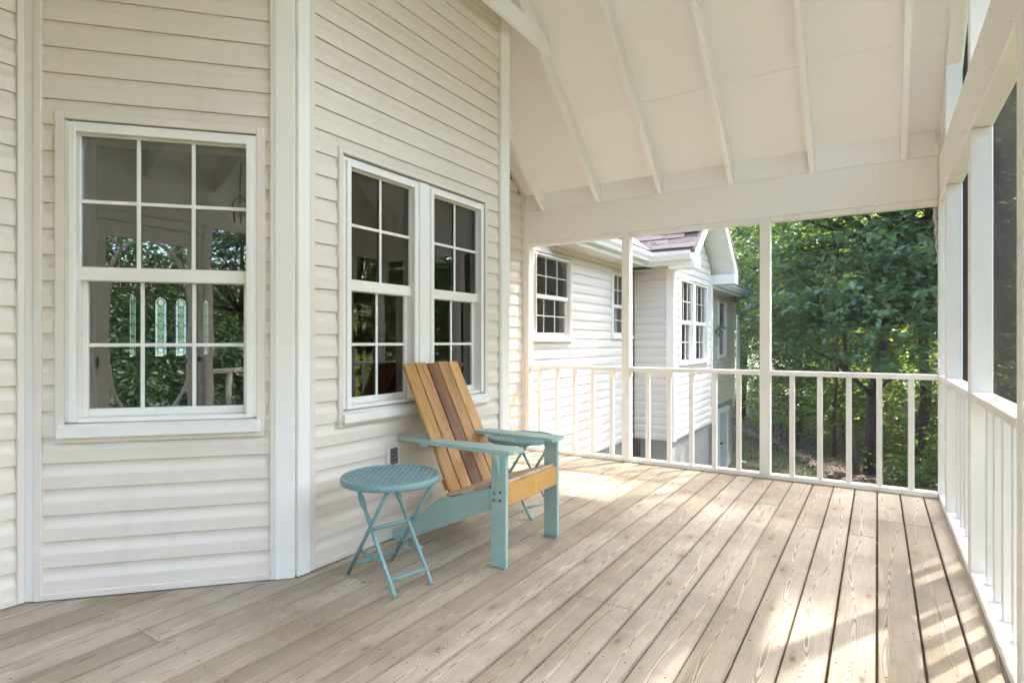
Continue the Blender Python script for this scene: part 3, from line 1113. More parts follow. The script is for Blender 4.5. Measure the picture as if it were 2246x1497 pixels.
# rafters and ceiling
RX = [-2.925, -2.306, -1.688, -1.068, -0.446, 0.164]
RD = 0.185
rme = {}
for sgn in (1, -1):
    ye = YF if sgn > 0 else YN
    mb = MB()
    mb.prism([(ye, HT + 0.0), (ye, HT + RD), (YM + sgn * 0.021, ZR + RD), (YM + sgn * 0.021, ZR)], 0, -0.019, 0.019)
    rme[sgn] = mb.mesh('rafter')
    for x in RX:
        ob('rafter', rme[sgn], 'ceiling', porch, loc=(x, 0, 0))
    xs = [XW + 0.004] + RX + [XR]
    for a, b in zip(xs, xs[1:]):
        part('frieze_block', a + 0.0195, b - 0.0195, *( (YF + 0.004, YF + 0.04) if sgn > 0 else (YN - 0.04, YN - 0.004)), HT + 0.001, HT + 0.21, 'ceiling')
    # plywood ceiling sheets laid on the rafters
    seams = [5.52, 4.64, 3.69, 2.74, YM + 0.0] if sgn > 0 else [-1.12, -0.24, 0.71, 1.66, YM]
    xsplit = [XW + 0.002, RX[2], XO + 0.16]
    for a, b in zip(seams, seams[1:]):
        for p, q in zip(xsplit, xsplit[1:]):
            g = 0.0015 * sgn
            ya, yb = a - g, b + g
            mb = MB()
            mb.prism([(ya, zraf(ya) + RD + 0.001), (yb, zraf(yb) + RD + 0.001), (yb, zraf(yb) + RD + 0.014), (ya, zraf(ya) + RD + 0.014)], 0, p + 0.0012, q - 0.0012)
            mb.obj('ceiling_sheet', 'ceiling', porch)
    yo = 5.54 if sgn > 0 else -1.14
    slab('roof', [(XO + 0.22, yo, zraf(yo) + RD + 0.02), (XO + 0.22, YM, ZR + RD + 0.02), (-8.6, YM, ZR + RD + 0.02), (-8.6, yo, zraf(yo) + RD + 0.02)], 0.09, 'shingle', porch)
    # gable rake rafter and its lower infill on the right side
    mb = MB()
    ye2 = ye + sgn * PT
    mb.prism([(ye2, zraf(ye2) + 0.03), (ye2, zraf(ye2) + RD), (YM, ZR + RD), (YM, ZR + 0.03)], 0, XR + 0.004, XO - 0.004)
    mb.obj('rake_rafter', 'white', porch)
part('ridge_board', XW + 0.02, XR, YM - 0.02, YM + 0.02, ZR - 0.03, ZR + RD, 'ceiling')
# collar ties on alternate rafters
for x in (RX[1], RX[3], RX[5]):
    z0, z1 = 3.475, 3.615
    hy = (ZR + RD - 0.01 - z1) / PITCH
    hb = (ZR + RD - 0.01 - z0) / PITCH
    hb = min(hb, hy + 0.10)
    mb = MB()
    mb.prism([(YM - hb, z0), (YM + hb, z0), (YM + hb, z0 + 0.045), (YM + hy, z1), (YM - hy, z1), (YM - hb, z0 + 0.045)], 0, x + 0.0195, x + 0.057)
    mb.obj('collar_tie', 'ceiling', porch)
# gable studs
for a, b in RY[:5]:
    mb = MB()
    mb.prism([(a, HT - 0.012), (b, HT - 0.012), (b, zraf(b) + 0.03), (a, zraf(a) + 0.03)], 0, XR + 0.0015, XO - 0.002)
    mb.obj('gable_stud', 'white', porch)
for ya, yb in ((YF - 0.42, YF), (YN, YN + 0.42)):
    part('gable_infill', XR + 0.05, XR + 0.064, ya, yb, HT - 0.014, HT + 0.30)
# wall / ceiling junction trim along the house wall
for sgn, ye in ((1, YF), (-1, YN)):
    mb = MB()
    y2 = YM + sgn * (0.9 if sgn > 0 else 0.5)
    mb.prism([(ye, zraf(ye) + RD - 0.03), (y2, zraf(y2) + RD - 0.03), (y2, zraf(y2) + RD - 0.002), (ye, zraf(ye) + RD - 0.002)], 0, XW - 0.0, XW + 0.03)
    mb.obj('ceiling_trim', 'trimbeige', porch)

# nail heads in the framing, one dotted part
mb = MB()
rn = random.Random(3)


def dot(p, n, rad=0.0032):
    n = Vector(n).normalized()
    p = Vector(p)
    mb.tube([p - n * 0.0005, p + n * 0.0010], rad, 6)


for a, b in RY[1:3]:
    for z in (0.88, 2.0, 0.02, 1.45):
        dot((XR + 0.0015, rn.uniform(a + 0.02, b - 0.02), z + rn.uniform(-.05, .05)), (-1, 0, 0))
for y in np.arange(2.5, 5.2, 0.4):
    for z in (HB + 0.03, HT - 0.05):
        dot((XR, y + rn.uniform(-.05, .05), z), (-1, 0, 0))
for x in np.arange(-3.0, 0.3, 0.42):
    for z in (HB + 0.035, HT - 0.04):
        dot((x + rn.uniform(-.06, .06), YF, z + rn.uniform(-.01, .01)), (0, -1, 0))
for a, b in FX:
    for z in (0.03, 0.88, 2.1):
        dot((0.5 * (a + b) + rn.uniform(-.02, .02), YF, z), (0, -1, 0))
nd = Vector((0, -PITCH, -1)).normalized()
for x in RX + [XR + 0.03]:
    for y in np.arange(2.6, 5.1, 0.41):
        z = zraf(y) + (0.03 if x > XR else 0.0)
        dot((x + rn.uniform(-.008, .008), y, z), nd, 0.0026)
for y in np.arange(3.0, 5.1, 0.33):
    for x in np.arange(-3.0, 0.35, 0.62):
        dot((x + rn.uniform(-.25, .25), y, zraf(y) + RD + 0.001), nd, 0.0026)
mb.obj('nail_heads', 'bolt', porch, kind='stuff')
# insect screens: far end, right side (with its gable), near end
def screen(x0, x1, y0, y1, z0, z1):
    mb = MB()
    mb.box(x0, x1, y0, y1, z0, z1)
    return mb.obj('screen_panel', 'screen', porch)


xs = [XW + 0.04] + [0.5 * (a + b) for a, b in FX[1:]] + [XR + 0.045]
for a, b in zip(xs, xs[1:]):
    screen(a + 0.001, b - 0.001, YF + PT + 0.001, YF + PT + 0.004, 0.01, HB)
ysr = [YF + 0.045] + [0.5 * (a + b) for a, b in RY]
for a, b in zip(ysr, ysr[1:]):
    screen(XO + 0.001, XO + 0.004, b + 0.001, a - 0.001, 0.01, HB)
mb = MB()
for y0_, y1_ in ((YM, YF - 0.4), (YN + 0.4, YM)):
    mb2 = MB()
    mb2.prism([(y0_ + 0.002, HT), (y1_ - 0.002, HT), (y1_ - 0.002, zraf(y1_) + 0.02), (y0_ + 0.002, zraf(y0_) + 0.02)], 0, XO + 0.001, XO + 0.004)
    mb2.obj('screen_panel', 'screen', porch)
# torn spline hanging at the far right corner
mb = MB()
pts = [(XR - 0.016 + 0.006 * math.sin(i * 1.9) + 0.016 * i / 14, YF + PT - 0.004, HB - 0.045 - i * 0.032) for i in range(14)]
mb.tube(pts, [0.016 * (1 - i / 15) for i in range(14)], 6)
mb.obj('loose_screen_edge', 'caulk', porch)

# ------------------------------------------------------------ railings (each section a thing)
bal = {}


def railing(a, b, axis, label, group, n=5):
    t = thing('railing', label, 'railing', group=group)
    if axis == 'x':
        def bx(nm, u0, u1, v0, v1, z0, z1, yb=YF):
            mb = MB(); mb.cbox(u0, u1, yb + v0, yb + v1, z0, z1, 0.004); return mb.obj(nm, 'white', t)
    if axis == 'n':
        def bx(nm, u0, u1, v0, v1, z0, z1):
            mb = MB(); mb.cbox(u0, u1, YN - v1, YN - v0, z0, z1, 0.004); return mb.obj(nm, 'white', t)
    if axis == 'y':
        def bx(nm, u0, u1, v0, v1, z0, z1):
            mb = MB(); mb.cbox(XR + v0, XR + v1, u0, u1, z0, z1, 0.004); return mb.obj(nm, 'white', t)
    bx('top_rail', a + 0.001, b - 0.001, 0.0, PT - 0.002, 0.862, 0.901)
    bx('bottom_rail', a + 0.001, b - 0.001, 0.0, PT - 0.002, 0.001, 0.039)
    if 'm' not in bal:
        mb = MB(); mb.cbox(-0.0195, 0.0195, -0.0195, 0.0195, 0.0395, 0.8615, 0.003)
        bal['m'] = mb.mesh('baluster')
    off = 0.036 if axis != 'y' else 0.062
    for i in range(n):
        u = a + (b - a) * (i + 1) / (n + 1) if n < 5 else (a + b) / 2 + (i - (n - 1) / 2) * 0.2015
        p = {'x': (u, YF + off, 0), 'n': (u, YN - off, 0), 'y': (XR + off, u, 0)}[axis]
        ob('baluster', bal['m'], 'white', t, loc=p, rot=(0, 0, random.uniform(-.02, .02)))
    return t


G = 'white porch railing sections'
railing(FX[0][1], FX[1][0], 'x', 'white far railing section against the house wall, behind the chair', G)
railing(FX[1][1], FX[2][0], 'x', 'white far railing section in the middle, between the two far posts', G)
railing(FX[2][1], XR, 'x', 'white far railing section in front of the trees, at the right corner', G)
names = ['short white right-hand railing stub at the far corner', 'white right-hand railing section nearest the far corner post', 'white right-hand railing section cut by the right edge of the photo',
         'white right-hand railing section beside the camera, forward part', 'white right-hand railing section beside the camera, rear part', 'white right-hand railing section in the near corner behind the camera']
ends = [(RY[0][1], YF), (RY[1][1], RY[0][0]), (RY[2][1], RY[1][0]), (RY[3][1], RY[2][0]), (RY[4][1], RY[3][0]), (RY[5][1], RY[4][0])]
for nm, (a, b) in zip(names, ends):
    railing(a, b, 'y', nm, G, 5 if b - a > 1 else (1 if b - a < 0.5 else 3))
railing(NX[2][1], NX[3][0], 'n', 'white near-end railing section beside the screen door, mirrored in the window', G, 3)
railing(NX[3][1], XR, 'n', 'white near-end railing section behind the camera', G, 3)
railing(NX[0][1], NX[1][0], 'n', 'white near-end railing section between the house wall and the screen door', G, 4)

# ------------------------------------------------------------ deck
deck = ob('deck', None, None, kind='structure', label='weathered grey pine deck boards on the porch floor')
BP = 0.1446
rb = random.Random(11)
nails = MB()
JO = 0.4064


def nail(x, y):
    r = rb.uniform(0.0034, 0.0048)
    nails.add([(x + r * math.cos(k * 1.0472), y + r * math.sin(k * 1.0472), 0.0012) for k in range(6)] + [(x, y, 0.0016)],
              [(k, (k + 1) % 6, 6) for k in range(6)])


k = 0
while True:
    xr = 0.2857 - BP * (k - 1)
    xl = xr - BP
    if xr < XW + 0.0:
        break
    gap = rb.uniform(0.0035, 0.0065) + (0.003 if 1 <= k <= 4 else 0)
    x0, x1 = xl + gap / 2, xr - gap / 2
    xm = 0.5 * (x0 + x1)
    y0, y1 = YN - 0.10, YF + 0.12
    runs = [(y0, y1)]
    if xm < XB + 0.01:
        yc = 0.985 + (xm - XW) * 0.815 / 0.77 + 0.10
        runs = [(y0, yc), (3.70 + (XB - xm) - 0.12, y1)]
    if xm > XR - 0.05:
        pass
    for a, b in runs:
        cuts = [a]
        y = a + rb.uniform(0.6, 3.2)
        while y < b - 0.5:
            j = round((y - y0) / JO) * JO + y0
            if j - cuts[-1] > 0.4 and b - j > 0.35:
                cuts.append(j)
            y = j + rb.uniform(2.2, 4.2)
        cuts.append(b)
        for p, q in zip(cuts, cuts[1:]):
            me = MB()
            hw = 0.5 * (x1 - x0)
            hl = 0.5 * (q - p) - 0.001
            me.cbox(-hw, hw, -hl, hl, -0.026, 0.0, 0.0028)
            dz = rb.uniform(-0.0012, 0.0)
            me.obj('deck_board', 'deck', deck, loc=(xm + rb.uniform(-.0008, .0008), 0.5 * (p + q), dz), rot=(0, rb.uniform(-.006, .006), rb.uniform(-.0006, .0006)))
            for end in (p + 0.018, q - 0.018):
                for sx in (-1, 1):
                    nail(xm + sx * rb.uniform(0.042, 0.052), end + rb.uniform(-.006, .006))
            j = math.ceil((p - y0 + 0.15) / JO) * JO + y0
            while j < q - 0.15:
                for sx in (-1, 1):
                    nail(xm + sx * rb.uniform(0.038, 0.052), j + rb.uniform(-.012, .012))
                j += JO
    k += 1
nails.obj('nail_heads', 'nail', deck, kind='stuff')
y = YN - 0.10
while y < YF + 0.1:
    part('joist', XW, XO, y - 0.019, y + 0.019, -0.24, -0.028, 'lumber', deck)
    y += JO
part('rim_joist', XO + 0.002, XO + 0.04, YN - 0.12, YF + 0.14, -0.28, -0.002, 'white', deck)
part('rim_joist', XW, XO, YF + 0.125, YF + 0.163, -0.28, -0.002, 'white', deck)
for x, y in ((XO - 0.1, YF), (XO - 0.1, 2.2), (XO - 0.1, YN), (-1.4, YF), (-2.9, YF), (-1.4, YN)):
    part('support_post', x - 0.07, x + 0.07, y - 0.07, y + 0.07, GZ - 0.3, -0.245, 'white', deck)

# crumbs of bark, leaf and grit on the boards, thicker along the wall foot
mb = MB()
rl = random.Random(9)
for i in range(620):
    if i < 330:
        t = rl.random()
        if t < 0.35:
            u = rl.random()
            x, y = XW + 0.77 * u + 0.05, 0.985 + 0.815 * u - 0.04
        else:
            x, y = XB + 0.04, rl.uniform(1.8, 3.7)
        x += abs(rl.gauss(0, 0.05))
        y -= abs(rl.gauss(0, 0.04)) if t < 0.35 else 0
    else:
        x, y = rl.uniform(-2.3, 0.33), rl.uniform(0.5, 5.15)
    a, l = rl.uniform(0, 6.28), rl.uniform(0.002, 0.008) * (1.5 if i % 9 == 0 else 1)
    z = 0.0012
    mb.add([(x, y, z), (x + l * math.cos(a), y + l * math.sin(a), z + rl.uniform(0, .003)), (x + 0.6 * l * math.cos(a + 0.9), y + 0.6 * l * math.sin(a + 0.9), z + rl.uniform(0, .003))], [(0, 1, 2)])
mb.obj('debris', 'deadleaf', None, label='tiny crumbs of dead leaf and grit scattered on the deck boards', cat='debris', kind='stuff')
# ------------------------------------------------------------ adirondack chair (faces +x)
chair = thing('adirondack_chair', 'adirondack chair with orange cedar back slats and aqua painted arms and legs', 'chair')
YA, YB = 2.425, 3.000          # outer faces of the two front legs
for y0, y1, s in ((YA, YA + 0.024, -1), (YB - 0.024, YB, 1)):
    part('leg', -1.668, -1.578, y0, y1, 0.0, 0.5735, 'aquawood', chair, 0.003)
for y0, y1 in ((YA + 0.0245, YA + 0.0475), (YB - 0.0475, YB - 0.0245)):
    mb = MB()
    pr = [(-1.60, 0.395), (-1.70, 0.385), (-1.98, 0.292), (-2.03, 0.286), (-2.11, 0.225), (-2.20, 0.145), (-2.27, 0.088), (-2.33, 0.070),
          (-2.37, 0.058), (-2.388, 0.034), (-2.386, 0.010), (-2.375, 0.0), (-2.31, 0.0), (-1.66, 0.288), (-1.60, 0.305)]
    mb.prism([(x, z) for x, z in pr], 1, y0, y1)
    mb.obj('side_rail', 'aquawood', chair)
# apron and seat slats
part('apron', -1.6, -1.581, YA + 0.026, YB - 0.026, 0.312, 0.418, 'cedarpale', chair, 0.003)


def slat(name, x0, z0, x1, z1, ya, yb, th, mat):
    """board lying between two points of the side profile, running in y; object x across, y along"""
    L = math.hypot(x1 - x0, z1 - z0)
    mb = MB()
    mb.cbox(-L / 2, L / 2, -(yb - ya) / 2, (yb - ya) / 2, 0, th, 0.003)
    return mb.obj(name, mat, chair, loc=((x0 + x1) / 2, (ya + yb) / 2, (z0 + z1) / 2), rot=(0, -math.atan2(z1 - z0, x1 - x0), 0))


sx0, sz0, sx1, sz1 = -1.985, 0.297, -1.592, 0.418
ns = 4
for i in range(ns):
    f0, f1 = i / ns + 0.012, (i + 1) / ns - 0.012
    slat('seat_slat', sx0 + (sx1 - sx0) * f0, sz0 + (sz1 - sz0) * f0, sx0 + (sx1 - sx0) * f1, sz0 + (sz1 - sz0) * f1, YA + 0.026, YB - 0.026, 0.019, 'seatwood')
# back: five parallel slats
bx0, bz0, bx1, bz1 = -1.962, 0.292, -2.322, 1.015
bl = math.hypot(bx1 - bx0, bz1 - bz0)
bang = math.atan2(bz1 - bz0, bx1 - bx0)
mats = ['cedarpale', 'cedar', 'cedardark', 'cedar', 'cedarpale']
bw = 0.0945
for i in range(5):
    yc = 2.482 + bw / 2 + i * (bw + 0.0085)
    dl = (0.0, 0.004, -0.002, 0.006, 0.003)[i]
    mb = MB()
    mb.cbox(-bw / 2, bw / 2, 0, bl + dl, -0.019, 0.0, 0.003)
    # local x -> world y, local y -> along the slat, local z -> facing the seat
    o = mb.obj('back_slat', mats[i], chair)
    ay = Vector((bx1 - bx0, 0, bz1 - bz0)).normalized()
    ax = Vector((0, 1, 0))
    az = ax.cross(ay)
    if az.x < 0:
        ax = -ax
        az = ax.cross(ay)
    mtx = Matrix((ax, ay, az)).transposed().to_4x4()
    mtx.translation = Vector((bx0, yc, bz0))
    o.matrix_world = mtx
nv = Vector((math.sin(bang), 0, -math.cos(bang)))   # towards the seat side
for f, nm in ((0.10, 'back_batten'), (0.43, 'back_batten')):
    px, pz = bx0 + (bx1 - bx0) * f, bz0 + (bz1 - bz0) * f
    ay = Vector((bx1 - bx0, 0, bz1 - bz0)).normalized()
    az = Vector((0, 1, 0)).cross(ay)
    if az.x < 0:
        az = -az
    c0 = Vector((px, 0, pz)) - az * 0.031
    mb = MB()
    mb.bar((c0.x, 2.492, c0.z), (c0.x, 2.975, c0.z), 0.06, 0.022, up=tuple(az))
    mb.obj(nm, 'cedar' if f != 0.43 else 'aquawood', chair)
# arms
for s, yi in ((-1, YA), (1, YB)):
    q = -s                                   # inward direction
    pts = [(-1.555, yi + s * 0.004), (-1.540, yi + q * 0.012), (-1.540, yi + q * 0.112), (-1.556, yi + q * 0.126), (-1.72, yi + q * 0.130), (-1.95, yi + q * 0.118), (-2.20, yi + q * 0.104), (-2.375, yi + q * 0.100),
           (-2.385, yi + q * 0.094), (-2.38, yi + q * 0.072), (-2.26, yi + q * 0.040), (-2.10, yi + q * 0.012), (-1.90, yi + s * 0.006), (-1.70, yi + s * 0.012)]
    mb = MB()
    mb.prism([(x, y) for x, y in pts], 2, 0.574, 0.595)
    mb.obj('arm', 'aquawood', chair)
    # corbel under the arm, on the outer face of the leg
    mb = MB()
    y0, y1 = sorted((yi + s * 0.0005, yi + s * 0.034))
    yo_ = yi + s * 0.036
    prof = [(yi + s * 0.0005, 0.5735), (yo_, 0.5735), (yi + s * 0.034, 0.55), (yi + s * 0.020, 0.51), (yi + s * 0.013, 0.47), (yi + s * 0.010, 0.445), (yi + s * 0.0005, 0.435)]
    mb.prism(prof, 0, -1.634, -1.612)
    mb.obj('arm_bracket', 'aquawood', chair)
    mb = MB()
    y0, y1 = sorted((yi + q * 0.05, yi + q * 0.11))
    mb.cbox(-2.20, -2.13, y0, y1, 0.548, 0.5735)
    mb.obj('arm_block', 'aquawood', chair)
    for bxp, bz in ((-1.648, 0.372), (-1.612, 0.382), (-1.652, 0.338), (-1.612, 0.341)):
        mb = MB()
        mb.tube([(bxp, yi, bz), (bxp, yi + s * 0.004, bz), (bxp, yi + s * 0.006, bz)], [0.0075, 0.0075, 0.005], 10)
        mb.obj('bolt', 'bolt', chair)
for yy in (YB - 0.010, ):
    for z in (0.49, 0.55):
        mb = MB()
        mb.tube([(-1.5785, yy, z), (-1.5765, yy, z)], 0.004, 8)
        mb.obj('screw', 'nail', chair)
mb = MB()
for i in range(5):
    yc = 2.482 + bw / 2 + i * (bw + 0.0085)
    for f in (0.025, 0.42):
        for sg in (-1, 1):
            if f > 0.4 and sg < 0:
                continue
            p = Vector((bx0 + (bx1 - bx0) * f, yc + sg * 0.02, bz0 + (bz1 - bz0) * f)) + Vector((abs(math.sin(bang)), 0, abs(math.cos(bang)))) * 0.0004
            nrm = Vector((abs(math.sin(bang)), 0, abs(math.cos(bang))))
            mb.tube([p, p + nrm * 0.0012], 0.0032, 7)
for z in (0.335, 0.395):
    for yy in (YA + 0.04, YB - 0.04):
        mb.tube([(-1.5815, yy, z), (-1.580, yy, z)], 0.0032, 7)
mb.obj('screw_heads', 'nail', chair)


# ------------------------------------------------------------ folding side tables
def make_table():
    t = thing('folding_table', 'x', 'table')
    H, RT = 0.505, 0.235
    mb = MB()
    n = 48
    prof = [(RT - 0.012, H - 0.002), (RT - 0.006, H), (RT - 0.001, H - 0.003), (RT, H - 0.010), (RT, H - 0.027), (RT - 0.003, H - 0.031), (RT - 0.010, H - 0.029), (RT - 0.012, H - 0.010)]
    m_ = len(prof)
    vs = [(r * math.cos(2 * math.pi * i / n), r * math.sin(2 * math.pi * i / n), z) for i in range(n) for r, z in prof]
    fs = [(i * m_ + j, ((i + 1) % n) * m_ + j, ((i + 1) % n) * m_ + (j + 1) % m_, i * m_ + (j + 1) % m_) for i in range(n) for j in range(m_)]
    mb.add(vs, fs, True)
    mb.obj('rim', 'aquametal', t)
    # woven strap lattice
    mb = MB()
    pt, sw, rr = 0.0185, 0.0044, RT - 0.010
    nn = int(rr / pt)
    for ax in (0, 1):
        for i in range(-nn, nn + 1):
            c = i * pt
            hl = math.sqrt(max(0, rr * rr - c * c))
            ks = [k * pt / 2 for k in range(-int(2 * hl / pt), int(2 * hl / pt) + 1)]
            ks = [-hl] + [k for k in ks if abs(k) < hl - 0.003] + [hl]
            vs = []
            for u in ks:
                ph = round(u / pt)
                zz = H - 0.006 + 0.0019 * math.cos(math.pi * u / pt + math.pi * i) * (1 if ax == 0 else -1)
                for dd, dzz in ((-sw, 0), (sw, 0), (sw, -0.0014), (-sw, -0.0014)):
                    vs.append((u, c + dd, zz + dzz) if ax == 0 else (c + dd, u, zz + dzz))
            fs = []
            for q in range(len(ks) - 1):
                for e in range(4):
                    fs.append((q * 4 + e, q * 4 + 4 + e, q * 4 + 4 + (e + 1) % 4, q * 4 + (e + 1) % 4))
            mb.add(vs, fs)
    mb.obj('woven_top', 'aquatop', t)
    # crossing legs: two X frames
    a, b = 0.193, 0.125
    tr = 0.0092
    for sy, inn in ((-1, 0), (1, 0)):
        for sx in (-1, 1):
            yb = sy * (b if sx < 0 else b - 0.024)
            foot = Vector((sx * a, yb, 0))
            topp = Vector((-sx * (a - 0.03), yb, H - 0.038))
            mb = MB()
            if sx > 0:
                fr = [0.0, 0.02, 0.72, 0.74, 0.78, 0.83, 0.86, 0.88, 1.0]
                rd = [tr, tr, tr, tr * 1.15, tr * 1.6, tr * 1.6, tr * 1.25, tr, tr * 0.95]
            else:
                fr, rd = [0.0, 0.5, 1.0], [tr] * 3
            mb.tube([foot.lerp(topp, f) for f in fr], rd, 12)
            lg = mb.obj('leg', 'aquametal', t)
            mb = MB()
            mb.tube([foot, foot.lerp(topp, 0.02)], tr * 1.12, 12)
            mb.obj('foot_cap', 'aquametal', lg)
        # folding brace with a centre pivot
        za = 0.145
        fa = za / (H - 0.038)
        p = Vector((-a, sy * (b - 0.012), 0)).lerp(Vector((a - 0.03, sy * (b - 0.012), H - 0.038)), fa)
        q = Vector((a, sy * (b - 0.012), 0)).lerp(Vector((-a + 0.03, sy * (b - 0.012), H - 0.038)), fa)
        mid = (p + q) / 2 + Vector((0, 0, -0.012))
        mb = MB()
        mb.bar(p, mid, 0.004, 0.018)
        mb.bar(mid + Vector((0, 0.004, 0)), q + Vector((0, 0.004, 0)), 0.004, 0.018)
        for c in (p, mid, q):
            mb.tube([c + Vector((0, -0.007, 0)), c + Vector((0, 0.010, 0))], 0.007, 10)
        mb.obj('brace', 'aquametal', t)
    for x, z, yy in ((-a + 0.048, 0.062, b), (a - 0.048, 0.062, b - 0.024), (0.008, 0.245, b)):
        mb = MB()
        mb.tube([(x if z < 0.2 else 0.0, -yy, z if z < 0.2 else 0.262), (x if z < 0.2 else 0.0, yy, z if z < 0.2 else 0.262)], 0.0085, 12)
        mb.obj('crossbar', 'aquametal', t)
    return t


def copy_tree(o, parent=None):
    c = o.copy()
    C.objects.link(c)
    c.parent = parent
    for ch in list(o.children):
        copy_tree(ch, c)
    return c


tb1 = make_table()
tb2 = copy_tree(tb1)
for tb, lab, loc, rz in ((tb1, 'round aqua folding metal table in front, nearest the camera', (-1.982, 2.030, 0.0012), -13),
                         (tb2, 'round aqua folding metal table standing behind the chair', (-2.045, 3.335, 0.0012), -14)):
    tb['label'] = lab
    tb['group'] = 'round aqua folding tables'
    tb.location = loc
    tb.rotation_euler = (0, 0, R(rz))

# ------------------------------------------------------------ screen door, pendant (mirrored in the bay window)
sd = thing('screen_door', 'white victorian screen door with curved corner fretwork, mirrored in the bay window', 'door')
DX0, DX1, DY = -2.10, -1.22, YN - 0.055
part('head_jamb', DX0 - 0.008, DX1 + 0.008, DY - 0.01, DY + 0.045, 2.104, HB - 0.002, 'white', sd)
part('stile', DX0 + 0.003, DX0 + 0.115, DY, DY + 0.03, 0.02, 2.10, 'white', sd)
part('stile', DX1 - 0.115, DX1 - 0.003, DY, DY + 0.03, 0.02, 2.10, 'white', sd)
part('door_rail', DX0 + 0.1155, DX1 - 0.1155, DY + 0.001, DY + 0.029, 1.98, 2.10, 'white', sd)
part('door_rail', DX0 + 0.1155, DX1 - 0.1155, DY + 0.001, DY + 0.029, 0.40, 0.50, 'white', sd)
part('door_rail', DX0 + 0.1155, DX1 - 0.1155, DY + 0.001, DY + 0.029, 0.02, 0.17, 'white', sd)
a, b = DX0 + 0.116, DX1 - 0.116
for sx in (0, 1):
    for sz in (0, 1):
        cxp = a if sx == 0 else b
        czp = 0.501 if sz == 0 else 1.979
        dx, dz_ = (1 if sx == 0 else -1), (1 if sz == 0 else -1)
        wq, hq = 0.30, 0.46
        pts = [(cxp, czp), (cxp + dx * wq, czp)] + [(cxp + dx * wq * (1 - math.sin(t)), czp + dz_ * hq * (1 - math.cos(t))) for t in [math.pi / 2 * i / 8 for i in range(1, 8)]] + [(cxp, czp + dz_ * hq)]
        mb = MB()
        outer = [(cxp + dx * wq * (1 - math.sin(math.pi / 2 * i / 10)), czp + dz_ * hq * (1 - math.cos(math.pi / 2 * i / 10))) for i in range(11)]
        for p, q in zip(outer, outer[1:]):
            mb.bar((p[0], DY + 0.015, p[1]), (q[0], DY + 0.015, q[1]), 0.018, 0.035, up=(0, 1, 0))
        mb.bar((cxp, DY + 0.015, czp), (outer[4][0], DY + 0.015, outer[4][1]), 0.016, 0.03, up=(0, 1, 0))
        mb.bar((cxp + dx * 0.02, DY + 0.015, czp + dz_ * 0.2), (outer[7][0], DY + 0.015, outer[7][1]), 0.016, 0.03, up=(0, 1, 0))
        mb.obj('fretwork', 'white', sd)
for z in (0.95, 1.62, 0.3):
    part('hinge', DX0 - 0.03, DX0 + 0.03, DY + 0.0305, DY + 0.038, z, z + 0.07, 'bronze', sd)
mb = MB()
mb.tube([(DX1 - 0.055, DY + 0.03, 1.0), (DX1 - 0.055, DY + 0.055, 1.0), (DX1 - 0.055, DY + 0.075, 1.0), (DX1 - 0.055, DY + 0.085, 1.0)], [0.012, 0.012, 0.026, 0.016], 12)
mb.obj('knob', 'bronze', sd)
pl = thing('pendant_light', 'dark chain hung pendant lantern under the porch ceiling, mirrored in the window', 'lamp', (-1.06, -0.50, 0))
mb = MB(); mb.tube([(0, 0, zraf(-0.5) + RD - 0.005), (0, 0, zraf(-0.5) + RD - 0.05)], [0.075, 0.06], 16); mb.obj('canopy', 'bronze', pl)
mb = MB()
for i in range(11):
    z = zraf(-0.5) + RD - 0.05 - i * 0.036
    mb.tube([(0.009 * math.cos(q) * (i % 2), 0.009 * math.cos(q) * (1 - i % 2), z - 0.02 + 0.022 * math.sin(q)) for q in [math.pi * 2 * k / 8 for k in range(9)]], 0.003, 5)
mb.obj('chain', 'bronze', pl)
mb = MB()
z = zraf(-0.5) + RD - 0.47
for k in range(6):
    q = k * math.pi / 3
    mb.tube([(0, 0, z), (0.08 * math.cos(q), 0.08 * math.sin(q), z - 0.08), (0.06 * math.cos(q), 0.06 * math.sin(q), z - 0.26)], 0.004, 6)
mb.tube([(0.07 * math.cos(q), 0.07 * math.sin(q), z - 0.17) for q in [math.pi * 2 * k / 16 for k in range(17)]], 0.004, 6)
mb.obj('lantern_cage', 'bronze', pl)


# ------------------------------------------------------------ ground
def gheight(x, y):
    return GZ - 0.05 * np.maximum(0, x + 1.0) * 0.6 + 0.012 * np.maximum(0, y - 12) + 0.05 * np.sin(x * 0.7 + 1) * np.cos(y * 0.5)


def grid(name, x0, x1, y0, y1, nx, ny, mat, dz=0.0, mask=None, **kw):
    xs = np.linspace(x0, x1, nx)
    ys = np.linspace(y0, y1, ny)
    X, Y = np.meshgrid(xs, ys)
    Z = gheight(X, Y) + dz
    vs = np.stack([X, Y, Z], -1).reshape(-1, 3)
    idx = np.arange(nx * ny).reshape(ny, nx)
    q = np.stack([idx[:-1, :-1], idx[:-1, 1:], idx[1:, 1:], idx[1:, :-1]], -1).reshape(-1, 4)
    if mask is not None:
        ctr = vs[q].mean(1)
        q = q[mask(ctr[:, 0], ctr[:, 1])]
    me = bpy.data.meshes.new(name)
    me.from_pydata(vs.tolist(), [], q.tolist())
    me.polygons.foreach_set('use_smooth', [True] * len(q))
    me.materials.append(MAT[mat])
    _done.add(me.name)
    return ob(name, me, None, None, **kw)


grid('ground', -130, 130, -130, 160, 150, 160, 'ground', 0, kind='structure', label='sloping lawn and soil around the house')


def edge(x):
    return 15.2 - 1.48 * (x + 0.6) + 0.35 * np.sin(x * 1.7)


grid('mulch_bed', -9, 14, 11, 34, 90, 90, 'mulch', 0.035, mask=lambda x, y: (y > edge(x)) & (y < edge(x) + 1.2), kind='structure', label='brown leaf mulch bed beneath the trees')
rg = np.random.default_rng(5)


